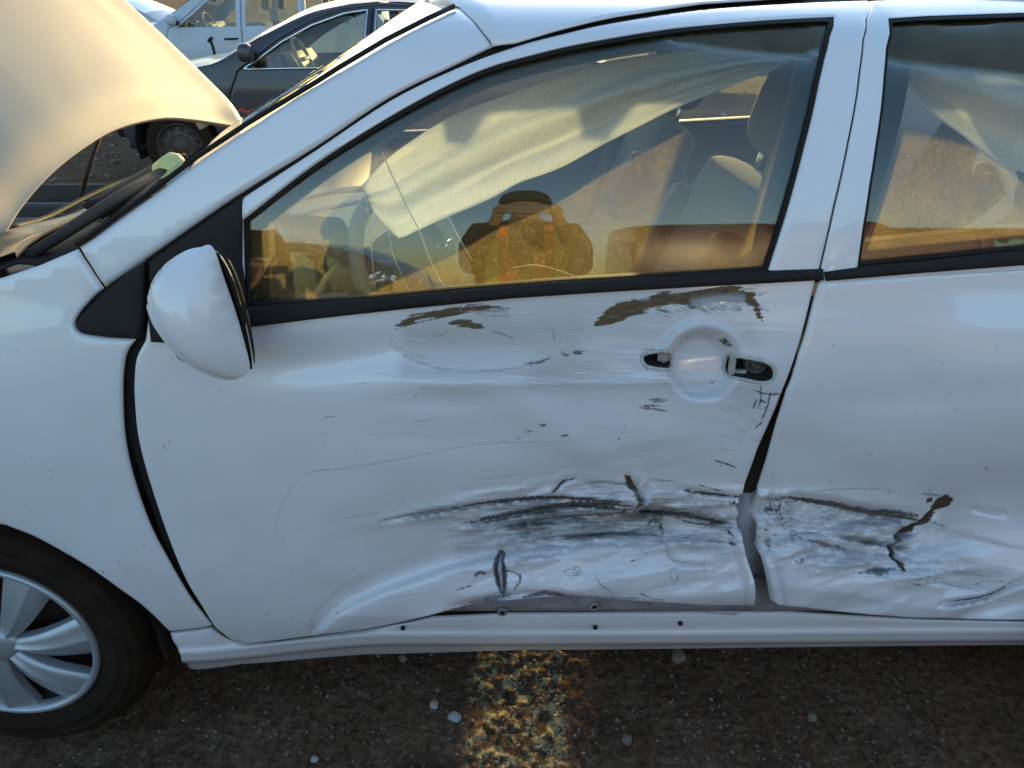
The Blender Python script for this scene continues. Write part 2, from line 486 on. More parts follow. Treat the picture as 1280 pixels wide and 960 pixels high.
# ------------------------------------------------------------------ scrapes, dirt and some dent shading on the paint (stays put whatever the light does)
UVB = (-1.0, 1.45, .16, 1.14)
TW, TH = 1960, 784
def make_scuffs():
    X, Z = np.meshgrid(UVB[0] + (np.arange(TW) + .5) / TW * (UVB[1] - UVB[0]), UVB[2] + (np.arange(TH) + .5) / TH * (UVB[3] - UVB[2]))
    U, V = project(X, S(X, Z), Z)
    C = np.zeros((TH, TW, 3)); A = np.zeros((TH, TW))
    N1 = fbm(U / 9, V / 5, 3, 4); N2 = fbm(U / 3, V / 3, 11, 3); NS = fbm(U / 40 + V / 60, V / 2.2 - U / 60, 21, 3)
    def box(pts, m):
        us = [p[0] for p in pts]; vs = [p[1] for p in pts]
        k = (U > min(us) - m) & (U < max(us) + m) & (V > min(vs) - m) & (V < max(vs) + m)
        r = np.where(k.any(1))[0]; c = np.where(k.any(0))[0]
        if len(r) == 0 or len(c) == 0: return None
        return slice(r[0], r[-1] + 1), slice(c[0], c[-1] + 1)
    def put(b, mask, col):
        c = C[b]; a = A[b]; k = np.clip(mask, 0, 1)
        na = k + a * (1 - k)
        C[b] = np.where(na[..., None] > 1e-6, (np.array(col) * k[..., None] + c * (a * (1 - k))[..., None]) / np.maximum(na, 1e-6)[..., None], c)
        A[b] = na
    def blob(pts, col, jag=3, alpha=1, streak=0, soft=.8, tear=0):
        b = box(pts, 14)
        if b is None: return
        d = seg_dist(U[b], V[b], pts, True)[0]
        d = np.where(in_poly(U[b], V[b], pts), d, -d) + (N1[b] - .5) * 2 * jag + (N2[b] - .5) * jag
        if tear: d = d + (fbm((U[b] + .2 * V[b]) / 34, (V[b] + .14 * U[b]) / 2.6, 77, 3) - .5) * 2 * tear
        m = sstep(-soft, soft, d)
        if streak: m = m * np.clip(sstep(.5 - .25, .5 + .2, NS[b] + (1 - streak) * .4) , 0, 1)
        put(b, m * alpha, col)
    def line(pts, w, col, alpha=1, jag=1.0, streak=0, taper=1, soft=.7, smooth=True):
        if smooth and len(pts) > 2: pts = [tuple(p) for p in smooth_path(pts, 5)]
        b = box(pts, w + 8)
        if b is None: return
        d, f = seg_dist(U[b], V[b], pts)
        ww = w * .5 * (1 - taper * np.abs(2 * f - 1) ** 3)
        m = 1 - sstep(-soft, soft, d + (N2[b] - .5) * 2 * jag - ww)
        if streak: m = m * sstep(streak - .12, streak + .12, N1[b] * .5 + N2[b] * .5)
        put(b, m * alpha, col)
    def smear(pts, w, col, alpha=.4, thr=.45, fine=True):
        b = box(pts, w * 1.6 + 4)
        if b is None: return
        if len(pts) > 2: pts = [tuple(p) for p in smooth_path(pts, 5)]
        d, f = seg_dist(U[b], V[b], pts)
        m = np.exp(-(d / (w * .5)) ** 2) * sstep(0, .1, f) * sstep(0, .1, 1 - f)
        k = sstep(thr - .15, thr + .2, NS[b])
        if fine: k = k * (.55 + .45 * sstep(.35, .6, N2[b]))
        put(b, m * k * alpha, col)
    BR = (.135, .080, .038); DK = (.035, .028, .024); GR = (.22, .21, .20); PU = (.12, .06, .07); LG = (.42, .42, .42)
    # road dust, a thin film heavier low on the panels
    put((slice(0, TH), slice(0, TW)), (.05 + .10 * sstep(.75, .2, Z)) * sstep(.3, .75, fbm(U / 60, V / 40, 5, 5)), (.42, .36, .28))
    # soft grubby film, with shading of the upper dents painted in
    rng = random.Random(7)
    smear([(490, 425), (600, 430), (740, 425)], 84, (.52, .45, .42), .62, .2, False)
    smear([(700, 420), (800, 430), (960, 410)], 84, (.55, .49, .47), .5, .2, False)
    smear([(640, 470), (780, 468), (980, 500)], 40, (.46, .42, .40), .45, .3, False)
    smear([(480, 470), (620, 466), (760, 470)], 26, (.45, .41, .38), .35, .35, False)
    smear([(520, 640), (640, 650), (760, 645)], 40, (.34, .34, .34), .45, .35)
    smear([(560, 690), (640, 676), (700, 668)], 28, (.33, .33, .34), .4, .3, False)
    for _ in range(46):
        u = rng.uniform(380, 900); v = rng.uniform(480, 610); L = rng.uniform(15, 70)
        line([(u, v), (u + L * .5, v - rng.uniform(-3, 3)), (u + L, v - rng.uniform(-4, 6))], 1.0, GR, rng.uniform(.1, .35), .6, .42)
    for _ in range(40):
        u = rng.uniform(470, 740); v = rng.uniform(395, 470); L = rng.uniform(10, 60)
        line([(u, v), (u + L * .5, v - rng.uniform(-2, 3)), (u + L, v - rng.uniform(-2, 5))], 1.0, (.3, .25, .24), rng.uniform(.12, .35), .6, .45)
    # upper chips down to brown primer
    big = [(741, 407), (753, 393), (770, 379), (784, 376), (810, 374), (829, 364), (857, 364), (891, 358), (914, 356), (939, 364), (943, 371), (950, 388), (954, 404), (947, 396), (939, 384), (930, 378), (905, 374), (880, 376), (868, 383), (845, 381), (812, 386), (787, 396), (767, 406), (756, 408)]
    blob(big, BR, 1.2, tear=5)
    for k in range(70):
        u = rng.uniform(745, 945); vv_ = float(np.interp(u, [740, 780, 830, 900, 945], [402, 384, 374, 365, 372])) + rng.uniform(-7, 7); L = rng.uniform(6, 26)
        line([(u, vv_), (u + L * .5, vv_ - L * .10), (u + L, vv_ - L * .12)], rng.uniform(.8, 2), rng.choice([(.28, .22, .14), (.07, .05, .03), (.22, .17, .10)]), rng.uniform(.3, .7), .9, .35)
    smear([(860, 380), (900, 374), (935, 374)], 12, (.40, .38, .38), 1, .2, False)
    for k in range(60):
        u = rng.uniform(815, 945); v0 = float(np.interp(u, [815, 870, 945], [389, 385, 386])) + rng.uniform(-9, 4); L = rng.uniform(6, 22)
        line([(u, v0), (u + L * .5, v0 + L * .15), (u + L, v0 + L * .35)], rng.uniform(.9, 2.4), rng.choice([BR, LG, (.3, .27, .22), (.55, .53, .52)]), rng.uniform(.4, .9), 1.2, .35)
    blob([(942, 366), (951, 385), (955, 405), (946, 392), (936, 376)], BR, 1, tear=5)
    line([(720, 415), (741, 407)], 2, (.45, .40, .33), .7, 1.5, .4); line([(732, 428), (748, 410)], 2, (.45, .40, .33), .5, 1.5, .4)
    for k in range(10):
        line([(845 + k * 9, 352 + k * .3), (880 + k * 8, 353 + k * .5)], 1.2, DK, .4, .8, .4)
    blob([(493, 410), (501, 401), (514, 395), (542, 388), (561, 384), (591, 381), (612, 381), (636, 385), (612, 387), (591, 387), (563, 394), (537, 399), (518, 404), (504, 409)], BR, 1.2, tear=4)
    line([(492, 412), (520, 404), (560, 395), (600, 388)], 1.4, DK, .9, 1.2, .35)
    smear([(590, 388), (612, 390), (638, 391)], 10, PU, .7, .35)
    blob([(562, 404), (572, 400), (586, 401), (598, 406), (608, 411), (596, 413), (586, 410), (570, 407)], (.14, .10, .05), 1.2, tear=4)
    # oval scuff ring and purple ticks
    line([(494, 414), (485, 427), (498, 441), (530, 455), (570, 464), (620, 463), (660, 457), (685, 449), (697, 441)], 2.0, (.36, .31, .29), .65, 1.6, .38)
    line([(486, 424), (505, 440), (540, 448)], 5, (.42, .37, .35), .35, 1.5)
    line([(612, 412), (628, 418), (645, 424)], 2, BR, .6, 1.2, .4); line([(680, 409), (692, 414), (693, 430)], 2.5, PU, .7, 1.6, .45)
    for q in ([(655, 455), (672, 453), (690, 447)], [(702, 438), (705, 443), (714, 444)], [(717, 440), (732, 439)], [(716, 442), (730, 442)], [(800, 510), (815, 511), (834, 514)], [(800, 508), (830, 507)], [(815, 503), (836, 500)], [(812, 500), (828, 499)]):
        line(q, 3.0, PU, .85, 1.4, .3)
    line([(530, 416), (550, 418), (565, 410)], 5, (.5, .42, .33), .4, 2, .45); line([(540, 422), (560, 416)], 3, (.4, .33, .28), .4, 2, .45)
    for q in ([(672, 531), (684, 532)], [(676, 535), (682, 530)], [(655, 541), (666, 539)], [(700, 545), (712, 544)]): line(q, 2.6, DK, .9, 1.6, .35)
    # round the handle
    for q in ([(904, 425), (914, 432)], [(908, 424), (918, 434)], [(893, 480), (902, 476)], [(953, 484), (954, 498), (950, 512)], [(945, 488), (958, 492), (972, 494)], [(966, 490), (964, 504), (959, 520)], [(970, 492), (980, 494)], [(948, 500), (944, 510)], [(952, 500), (962, 504)], [(958, 528), (950, 534)], [(961, 516), (957, 524)], [(902, 366), (910, 364)]):
        line(q, 2.2, DK, .9, 1.4, .25, .5)
    for _ in range(26):
        u = rng.uniform(880, 975); v = rng.uniform(500, 560); L = rng.uniform(6, 22)
        line([(u, v), (u + L, v + L * .25)], 1.1, GR, rng.uniform(.25, .6), .7, .4)
    # main crease of the front door
    line([(470, 652), (520, 642), (570, 634)], 1.6, DK, .75, .8, .3); line([(560, 636), (620, 627), (690, 622), (740, 625), (790, 629)], 4.5, DK, .95, 1.8, .22)
    line([(575, 656), (630, 644), (690, 634), (735, 630), (795, 633)], 6.0, (.06, .05, .042), .95, 2.4, .2)
    smear([(640, 640), (700, 630), (780, 632)], 12, (.12, .105, .085), .7, .4)
    blob([(618, 655), (690, 641), (780, 640), (838, 646), (842, 668), (770, 672), (690, 670), (630, 668)], (.38, .38, .38), 5, .5, .75, 2)
    for _ in range(90):
        u = rng.uniform(620, 820); v = 662 - (u - 620) * .06 + rng.uniform(-16, 10); L = rng.uniform(8, 46)
        line([(u, v), (u + L * .5, v - L * .08), (u + L, v - L * .1)], rng.uniform(.9, 2.2), rng.choice([DK, GR, (.12, .11, .10)]), rng.uniform(.35, .85), 1.2, .38)
    line([(628, 660), (680, 650), (730, 645), (790, 641)], 2.6, DK, .85, 1.2, .25)
    blob([(760, 640), (800, 638), (845, 643), (835, 652), (790, 652)], (.14, .12, .10), 4, .8, .7)
    blob([(783, 594), (790, 596), (796, 606), (803, 616), (806, 632), (800, 640), (797, 622), (790, 612), (784, 603)], (.09, .065, .03), 2.4)
    line([(688, 620), (698, 610), (706, 602), (722, 598)], 3, DK, .95, 1.2, .2); line([(730, 605), (760, 602), (790, 608)], 2, GR, .8, 1, .3); line([(725, 612), (770, 606)], 2.4, GR, .6, 1, .35)
    line([(700, 633), (760, 636), (800, 638)], 2.2, DK, .9, 1.5, .25)
    for q in ([(828, 654), (836, 655), (841, 664), (838, 668)], [(820, 658), (827, 650), (834, 650)], [(822, 668), (830, 672)]): line(q, 2.6, DK, .9, 1.4, .2)
    line([(800, 640), (850, 641), (900, 651), (928, 655)], 5.0, (.07, .058, .048), .95, 2.0, .2); line([(840, 643), (880, 655), (928, 656)], 2.0, DK, .9, 1, .2)
    smear([(820, 636), (870, 644), (910, 652)], 16, (.16, .14, .12), .8, .35)
    line([(855, 612), (870, 616), (905, 619), (930, 622)], 4.0, DK, .95, 1.6, .2); line([(875, 606), (905, 614)], 1.6, DK, .8, 1, .3)
    line([(890, 574), (908, 579), (928, 586)], 2.2, DK, .85, 1, .25); line([(818, 600), (850, 602)], 1.4, DK, .6, 1, .35)
    for q in ([(918, 662), (924, 672)], [(922, 664), (918, 670)], [(916, 680), (926, 681)], [(923, 624), (921, 634)]): line(q, 3, DK, .9, 1.5, .25)
    line([(650, 678), (700, 671), (760, 668), (800, 671), (840, 668)], 2.8, GR, .85, 1.3, .3); line([(700, 672), (775, 669)], 2, DK, .8, 1, .35); line([(860, 674), (900, 678), (930, 679)], 2.2, DK, .7, 1.2, .35)
    line([(836, 672), (838, 690), (848, 702), (895, 708)], 1.3, GR, .8, .6, .3); line([(802, 686), (815, 694)], 1.3, GR, .7, .6, .3); line([(745, 720), (752, 732), (768, 742)], 1.5, GR, .8, .7, .3)
    line([(798, 700), (790, 703)], 1.6, DK, .8, .8)
    for c in ((715, 716, 9, 4), (722, 714, 5, 5), (844, 719, 5, 8)): line([(c[0] + c[2] * math.cos(t), c[1] + c[3] * math.sin(t)) for t in np.linspace(0, 6.2, 10)], 1.2, GR, .7, .8, .3, 0)
    # broad grey rub marks and fine parallel hairlines through the crush
    smear([(560, 668), (660, 650), (760, 648), (840, 655)], 30, (.26, .255, .25), .5, .46)
    smear([(640, 690), (760, 676), (860, 680), (930, 690)], 26, (.36, .36, .37), .5, .42)
    smear([(700, 615), (780, 612), (860, 625), (925, 632)], 22, (.33, .32, .31), .55, .42)
    smear([(500, 648), (580, 640), (660, 632)], 20, (.36, .35, .34), .5, .4)
    for _ in range(170):
        u = rng.uniform(560, 920); c_ = float(np.interp(u, [560, 700, 800, 930], [645, 630, 636, 645])); v = c_ + rng.gauss(8, 18); L = rng.uniform(15, 80); sl = float(np.interp(u, [560, 700, 930], [-.16, -.05, .12]))
        line([(u, v), (u + L * .5, v + sl * L * .5), (u + L, v + sl * L + rng.uniform(-2, 2))], rng.uniform(.7, 1.5), rng.choice([DK, GR, (.5, .5, .5), (.12, .11, .1)]), rng.uniform(.2, .65), .7, .42)
    for _ in range(60):
        u = rng.uniform(600, 930); v = rng.uniform(690, 755); L = rng.uniform(10, 60)
        line([(u, v), (u + L, v + rng.uniform(-4, 5))], rng.uniform(.7, 1.3), rng.choice([GR, LG]), rng.uniform(.2, .5), .7, .42)
    # lower left gouge
    for q, w in (([(626, 690), (621, 698), (619, 712), (623, 730), (628, 744)], 5.5), ([(623, 690), (629, 692), (627, 702)], 5), ([(628, 700), (631, 720), (629, 745)], 5.5), ([(632, 713), (641, 715), (647, 719)], 3), ([(650, 718), (650, 726), (642, 738)], 2.6), ([(593, 720), (599, 716), (607, 717)], 4.5), ([(572, 737), (590, 732)], 2.2)):
        line(q, w, (.10, .092, .098), .9, 1.6, .18, .5)
    line([(572, 758), (600, 752), (625, 746), (650, 742)], 6, (.12, .09, .11), .85, 2.5, .38); line([(652, 748), (680, 742), (712, 745)], 6.5, (.10, .07, .08), .9, 2.6, .35)
    line([(555, 763), (600, 755), (640, 752), (720, 748)], 2.6, (.10, .10, .11), .8, 1.4, .3)
    line([(700, 744), (780, 748), (830, 750)], 2, GR, .7, 1.2, .35); line([(800, 742), (812, 747)], 2, DK, .8, 1, .3)
    line([(478, 750), (540, 740), (560, 738)], 1.2, GR, .5, .7, .4)
    # faint pencil-like outline
    line([(350, 680), (345, 655), (360, 618), (385, 592), (440, 585), (500, 575)], 1.6, (.42, .41, .40), .55, 1.0, .42); line([(390, 655), (480, 640), (540, 632)], 1.4, (.4, .39, .38), .5, .8, .42)
    line([(380, 592), (480, 578), (600, 556), (720, 553)], 1.8, (.45, .44, .43), .55, .9, .38)
    line([(405, 522), (418, 521)], 1.3, GR, .7, .5); line([(420, 495), (450, 480), (475, 482)], 1.3, (.45, .43, .42), .55, .8, .4); line([(462, 470), (480, 467), (500, 474)], 1.3, (.45, .43, .42), .5, .8, .4)
    # rear door
    line([(998, 622), (1050, 629), (1110, 640), (1172, 650)], 6.5, (.075, .055, .042), .95, 1.6, .18, .6); line([(1110, 637), (1172, 645)], 3, DK, .95, 2.4, .3); line([(1050, 632), (1130, 648)], 1.6, LG, .8, .8, .3)
    blob([(1120, 636), (1172, 643), (1174, 651), (1125, 646)], (.10, .085, .07), 3, .8, .7)
    line([(1196, 638), (1186, 650), (1172, 660), (1158, 668), (1147, 682), (1143, 700), (1141, 713)], 7.5, (.085, .055, .028), 1, 2.2, .0, .25)
    blob([(1198, 622), (1208, 619), (1216, 624), (1216, 632), (1206, 637), (1196, 638), (1188, 634)], (.07, .048, .022), 2); blob([(1180, 623), (1188, 622), (1190, 628), (1181, 629)], (.07, .048, .022), 1.4)
    blob([(1172, 655), (1182, 656), (1180, 664), (1168, 668)], (.08, .055, .03), 2)
    line([(1165, 652), (1150, 666), (1145, 676)], 2, (.3, .29, .27), .8, 1.2, .2)
    line([(1170, 618), (1200, 620)], 3, GR, .7, 1.2, .3); line([(1000, 616), (1060, 612), (1110, 612), (1160, 619)], 1.5, GR, .6, .9, .35)
    line([(1186, 652), (1200, 655), (1222, 661)], 2, GR, .8, 1, .3)
    line([(1060, 670), (1110, 677), (1172, 687)], 6, (.27, .25, .24), .85, 1.8, .25); line([(1010, 674), (1050, 682), (1085, 690)], 5, (.13, .12, .11), .85, 1.8, .25); line([(996, 672), (1012, 668), (1040, 668)], 2.2, GR, .8, 1, .3)
    line([(1045, 684), (1065, 686)], 2, (.7, .7, .7), .8, .8); line([(1085, 690), (1140, 697), (1155, 697)], 1.6, GR, .7, .9, .3)
    blob([(1070, 717), (1090, 715), (1100, 711), (1112, 709), (1122, 711), (1132, 711), (1124, 717), (1108, 719), (1092, 718)], (.15, .15, .16), 2.2, .9)
    line([(1020, 711), (1060, 714)], 1.4, GR, .7, 1, .35)
    for _ in range(34):
        u = rng.uniform(962, 1004); v = rng.uniform(622, 700); L = rng.uniform(3, 14)
        line([(u, v), (u + L * .5, v + rng.uniform(-5, 5)), (u + L, v + rng.uniform(-4, 4))], rng.uniform(1, 2.6), rng.choice([DK, GR]), rng.uniform(.4, .9), 1.4, .3)
    for c in ((983, 632, 9, 7), (976, 630, 5, 5), (990, 628, 4, 6), (978, 641, 6, 3)): line([(c[0] + c[2] * math.cos(t), c[1] + c[3] * math.sin(t)) for t in np.linspace(0, 6.2, 10)], 1.8, DK, .8, 1.6, .25, 0)
    line([(1200, 752), (1240, 747), (1262, 739), (1282, 729)], 3.2, (.06, .05, .05), .95, 1.2, .15); line([(1178, 724), (1200, 731), (1240, 737)], 1.8, GR, .7, 1, .3); line([(1182, 711), (1230, 718), (1250, 722)], 3.5, (.4, .38, .37), .6, 1, .3)
    line([(1245, 637), (1282, 645)], 3.5, (.38, .36, .36), .6, 1, .3)
    for q in ([(1145, 730), (1160, 732)], [(1150, 734), (1156, 729)], [(1232, 731), (1240, 729)], [(1258, 726), (1264, 729)]): line(q, 1.6, GR, .8, 1, .25)
    for _ in range(60):
        u = rng.uniform(1005, 1270); v = 640 + (u - 1000) * .18 + rng.uniform(-20, 70); L = rng.uniform(8, 40)
        line([(u, v), (u + L, v + L * .14)], 1.0, LG, rng.uniform(.2, .6), .7, .4)
    smear([(985, 650), (1060, 655), (1130, 665), (1170, 675)], 34, (.38, .36, .35), .6, .42)
    smear([(1000, 690), (1080, 700), (1140, 705)], 26, (.42, .41, .41), .5, .4)
    smear([(1175, 690), (1230, 715), (1275, 720)], 30, (.45, .42, .41), .45, .42)
    for _ in range(130):
        u = rng.uniform(970, 1170); v = 632 + (u - 970) * .13 + rng.uniform(-8, 72); L = rng.uniform(10, 60)
        line([(u, v), (u + L * .5, v + L * .06), (u + L, v + L * .13)], rng.uniform(.7, 1.5), rng.choice([DK, GR, LG, (.5, .5, .5)]), rng.uniform(.15, .55), .7, .42)
    # specks everywhere, and chips on the sill
    for _ in range(80):
        u = rng.uniform(20, 1275); v = rng.uniform(420, 800)
        line([(u, v), (u + rng.uniform(-2, 2), v + rng.uniform(-1.5, 1.5))], rng.uniform(.8, 1.5), DK, rng.uniform(.4, .9), .6, 0, 0)
    for q in ((668, 787, 10), (682, 786, 5), (722, 784, 22), (790, 780, 14), (806, 783, 16), (555, 784, 5), (950, 781, 12), (960, 770, 8), (1000, 782, 20), (460, 794, 4), (690, 771, 8)):
        line([(q[0], q[1]), (q[0] + q[2], q[1] + 1)], 4, rng.choice([DK, GR]), .8, 2.2, .42)
    blob([(742, 781), (752, 780), (754, 784), (744, 785)], (.11, .09, .08), 1.5); blob([(755, 783), (763, 782), (764, 788), (757, 788)], (.12, .10, .09), 1.5)
    line([(640, 796), (720, 797), (735, 795)], 1.4, GR, .7, .6, .35); line([(520, 800), (640, 795)], 1.0, (.4, .4, .4), .5, .5, .35)
    img = bpy.data.images.new('scuffs', TW, TH, alpha=True, float_buffer=True)
    img.colorspace_settings.name = 'Non-Color'
    img.alpha_mode = 'CHANNEL_PACKED'
    img.pixels.foreach_set(np.concatenate([C, A[..., None]], 2).astype(np.float32).ravel())
    img.update(); img.pack()
    return img

def paint_mat(name, scuffs=None, col=(.80, .738, .745), rough=.30):
    m, t, n, l, p = new_mat(name)
    tc = n.new('ShaderNodeTexCoord')
    nz = n.new('ShaderNodeTexNoise'); nz.inputs['Scale'].default_value = 5; nz.inputs['Detail'].default_value = 8; nz.inputs['Roughness'].default_value = .7
    l.new(tc.outputs['Object'], nz.inputs['Vector'])
    mp = n.new('ShaderNodeMapRange'); mp.inputs[1].default_value = .35; mp.inputs[2].default_value = .7; mp.inputs[3].default_value = .97; mp.inputs[4].default_value = 1.02
    l.new(nz.outputs[0], mp.inputs[0])
    base = n.new('ShaderNodeVectorMath'); base.operation = 'SCALE'; base.inputs[0].default_value = col
    l.new(mp.outputs[0], base.inputs['Scale'])
    rm = n.new('ShaderNodeMapRange'); rm.inputs[3].default_value = rough - .05; rm.inputs[4].default_value = rough + .12
    l.new(nz.outputs[0], rm.inputs[0])
    p.inputs['Coat Roughness'].default_value = .05
    p.inputs['Coat Weight'].default_value = .9
    if scuffs:
        uvn = n.new('ShaderNodeUVMap'); uvn.uv_map = 'map'
        tx = n.new('ShaderNodeTexImage'); tx.image = scuffs; tx.extension = 'CLIP'; tx.interpolation = 'Linear'
        l.new(uvn.outputs[0], tx.inputs[0])
        mx = n.new('ShaderNodeMix'); mx.data_type = 'RGBA'
        l.new(tx.outputs[1], mx.inputs[0]); l.new(base.outputs[0], mx.inputs[6]); l.new(tx.outputs[0], mx.inputs[7])
        l.new(mx.outputs[2], p.inputs['Base Color'])
        r2 = n.new('ShaderNodeMix'); r2.inputs[3].default_value = .85
        l.new(tx.outputs[1], r2.inputs[0]); l.new(rm.outputs[0], r2.inputs[2]); l.new(r2.outputs[0], p.inputs['Roughness'])
        cw = n.new('ShaderNodeMapRange'); cw.inputs[3].default_value = .9; cw.inputs[4].default_value = 0
        l.new(tx.outputs[1], cw.inputs[0]); l.new(cw.outputs[0], p.inputs['Coat Weight'])
        b = n.new('ShaderNodeBump'); b.invert = True; b.inputs['Strength'].default_value = .6; b.inputs['Distance'].default_value = .0012
        l.new(tx.outputs[1], b.inputs['Height']); l.new(b.outputs[0], p.inputs['Normal'])
    else:
        l.new(base.outputs[0], p.inputs['Base Color']); l.new(rm.outputs[0], p.inputs['Roughness'])
    return m

SCUFFS = make_scuffs()
M['paint'] = paint_mat('white_paint', SCUFFS)
M['paint_clean'] = paint_mat('white_paint_clean')
M['bonnet_paint'] = paint_mat('sunlit_cream_paint', None, (.54, .43, .31), .62)  # white bonnet: warm sunlight put into its colour as a darker cream
M['bonnet_paint'].node_tree.nodes['Principled BSDF'].inputs['Coat Weight'].default_value = 0
M['bonnet_paint'].node_tree.nodes['Principled BSDF'].inputs['Specular IOR Level'].default_value = .2
def sm(l, n=5): return [tuple(p) for p in smooth_path(l, n)]

# ------------------------------------------------------------------ crash damage: inward displacement of the doors
def grooves(u, v, items):
    H = np.zeros_like(u)
    for path, w, dep in items:
        pts = [tuple(p) for p in smooth_path(path, 5)] if len(path) > 2 else path
        us = [p[0] for p in pts]; vs = [p[1] for p in pts]
        k = np.where((u > min(us) - 60) & (u < max(us) + 60) & (v > min(vs) - 60) & (v < max(vs) + 60))[0]
        if not len(k): continue
        d, f = seg_dist(u[k], v[k], pts)
        end = sstep(0, .15, f) * sstep(0, .15, 1 - f) * .85 + .15
        H[k] += dep * end * (np.exp(-(d / w) ** 2) - .35 * np.exp(-(d / (w * 3.2)) ** 2) * (d > w * .8))
    return H

def dents_front(x, z, y):
    u, v = project(x, S(x, z), z)
    H = np.zeros_like(u)
    # hand recess behind the missing handle
    d = np.hypot(u - 880, (v - 455) * 1.03)
    H += .030 * (1 - sstep(30, 50, d))
    # broad upper dents and a soft horizontal crease
    H += .016 * np.exp(-((u - 590) / 120) ** 2 - ((v - 432 + (u - 590) * .05) / 34) ** 2)
    H += .013 * np.exp(-((u - 800) / 90) ** 2 - ((v - 425) / 40) ** 2) * sstep(50, 62, d)
    H += .010 * np.exp(-((u - 400) / 110) ** 2 - ((v - 452 + (u - 400) * .12) / 26) ** 2)
    H += -.003 * np.exp(-((v - (479 - (u - 700) * .01)) / 7) ** 2) * sstep(480, 560, u) * (1 - sstep(940, 1000, u))
    H += .006 * np.exp(-((u - 560) / 60) ** 2 - ((v - 500) / 14) ** 2)
    H += -.005 * np.exp(-((u - 700 - (v - 540) * 1.2) / 40) ** 2) * np.exp(-((v - 545) / 50) ** 2)
    # the rear edge is dragged in
    H += .02 * sstep(890, 985, u) * np.exp(-((v - 560) / 90) ** 2)
    # the long crush low on the door
    c1 = np.interp(u, [330, 400, 480, 570, 690, 790, 870, 935, 1100], [685, 665, 650, 634, 622, 630, 638, 628, 620])
    c2 = np.interp(u, [330, 395, 412, 430, 480, 560, 640, 720, 830, 935, 1100], [830, 792, 774, 760, 736, 709, 690, 673, 664, 655, 640])
    A = np.interp(u, [380, 450, 540, 640, 740, 830, 940, 1010], [.0, .010, .030, .046, .060, .056, .040, .03])
    up = np.exp(-(np.maximum(c1 - v, 0) / 80) ** 1.4)
    t = np.clip((v - c1) / np.maximum(c2 - c1, 4), 0, 1)
    mid = .42 + .22 * sstep(0, .16, t) + .56 * t ** .8
    low = np.clip((v - c2) / np.maximum(770 - c2, 8), 0, 1)
    jump = sstep(-3, 6, v - c2)
    prof = np.where(v < c1, .42 * up, mid * (1 - jump) + (.74 - 1.08 * low) * jump)
    H += A * prof
    H += np.where(v < c1, 0, 1) * .006 * np.exp(-((v - c1 - 2) / 3.5) ** 2) * sstep(480, 620, u)
    # fold that starts the bulge at its front end
    df, fr = seg_dist(u, v, [(392, 800), (396, 786), (412, 772), (432, 757), (480, 734), (560, 707), (640, 688), (720, 672)])
    side = v - np.interp(u, [385, 395, 412, 430, 480, 560, 640, 720], [815, 790, 773, 758, 735, 708, 689, 672])
    wf = sstep(0, .05, fr) * (1 - sstep(.75, 1, fr))
    H += .013 * np.exp(-((side + 11) / 11) ** 2) * wf * (df < 60) - .012 * np.exp(-((side - 14) / 26) ** 2) * wf * (df < 90)
    # crumpling inside the crush
    zone = sstep(-30, 10, v - c1) * (1 - sstep(8, 30, v - c2)) * sstep(520, 680, u)
    rid = 1 - np.abs(2 * fbm(u / 55, v / 9 + u / 90, 31, 4) - 1)
    H += zone * .012 * (rid - .65) + zone * .075 * crumple(u, v, 66, 19, 33)
    H += zone * .004 * (fbm(u / 12, v / 6, 35, 3) - .5)
    lowz = sstep(5, 25, v - c2) * sstep(520, 620, u)
    H += lowz * .022 * crumple(u, v, 95, 42, 37)
    H += .010 * crumple(u, v, 150, 50, 39) * np.exp(-((u - 800) / 130) ** 2 - ((v - 570) / 50) ** 2)
    z2 = np.exp(-((u - 800) / 26) ** 2 - ((v - 622) / 26) ** 2)
    H += z2 * .02 * (np.abs(2 * fbm(u / 14, v / 14, 41, 3) - 1) - .3)
    z3 = np.exp(-((u - 628) / 18) ** 2 - ((v - 718) / 30) ** 2)
    H += .010 * z3
    H += .010 * np.exp(-(np.abs(u - 832) / 14) ** 2 - ((v - 655) / 12) ** 2) * (fbm(u / 7, v / 7, 47, 2) - .4)
    H += grooves(u, v, [([(480, 652), (570, 635), (690, 623), (790, 630)], 3, .016), ([(575, 656), (690, 636), (735, 632), (795, 635)], 4, .022), ([(795, 639), (850, 642), (928, 655)], 4, .022), ([(855, 612), (930, 622)], 3, .014),
        ([(650, 679), (700, 673), (790, 669), (840, 669)], 3, .016), ([(688, 620), (706, 602), (722, 598)], 3, .010), ([(626, 690), (620, 712), (628, 744)], 3, .012), ([(628, 700), (631, 745)], 3, .010), ([(730, 605), (790, 608)], 3, .008), ([(860, 674), (930, 679)], 3, .010),
        ([(785, 596), (803, 618), (805, 640)], 4, .012), ([(836, 670), (848, 702), (895, 708)], 3, .006), ([(560, 760), (640, 744), (720, 744)], 5, .010), ([(620, 660), (740, 646), (800, 642)], 3, .012)])
    # folded rear hem of the door below the crease
    de = seg_dist(u, v, [(929, 622), (931, 652), (934, 682), (941, 722), (943, 758)])[0]
    H += (-.006 * (1 - sstep(6, 11, de)) + .004 * np.exp(-((de - 11.5) / 2.5) ** 2)) * sstep(618, 628, v)
    # rolled, torn lower lip
    H += .016 * sstep(742, 768, v) * sstep(540, 600, u)
    H += .009 * (fbm(u / 150, v / 60, 51, 2) - .5) * sstep(360, 520, u) * sstep(400, 470, v)
    return H

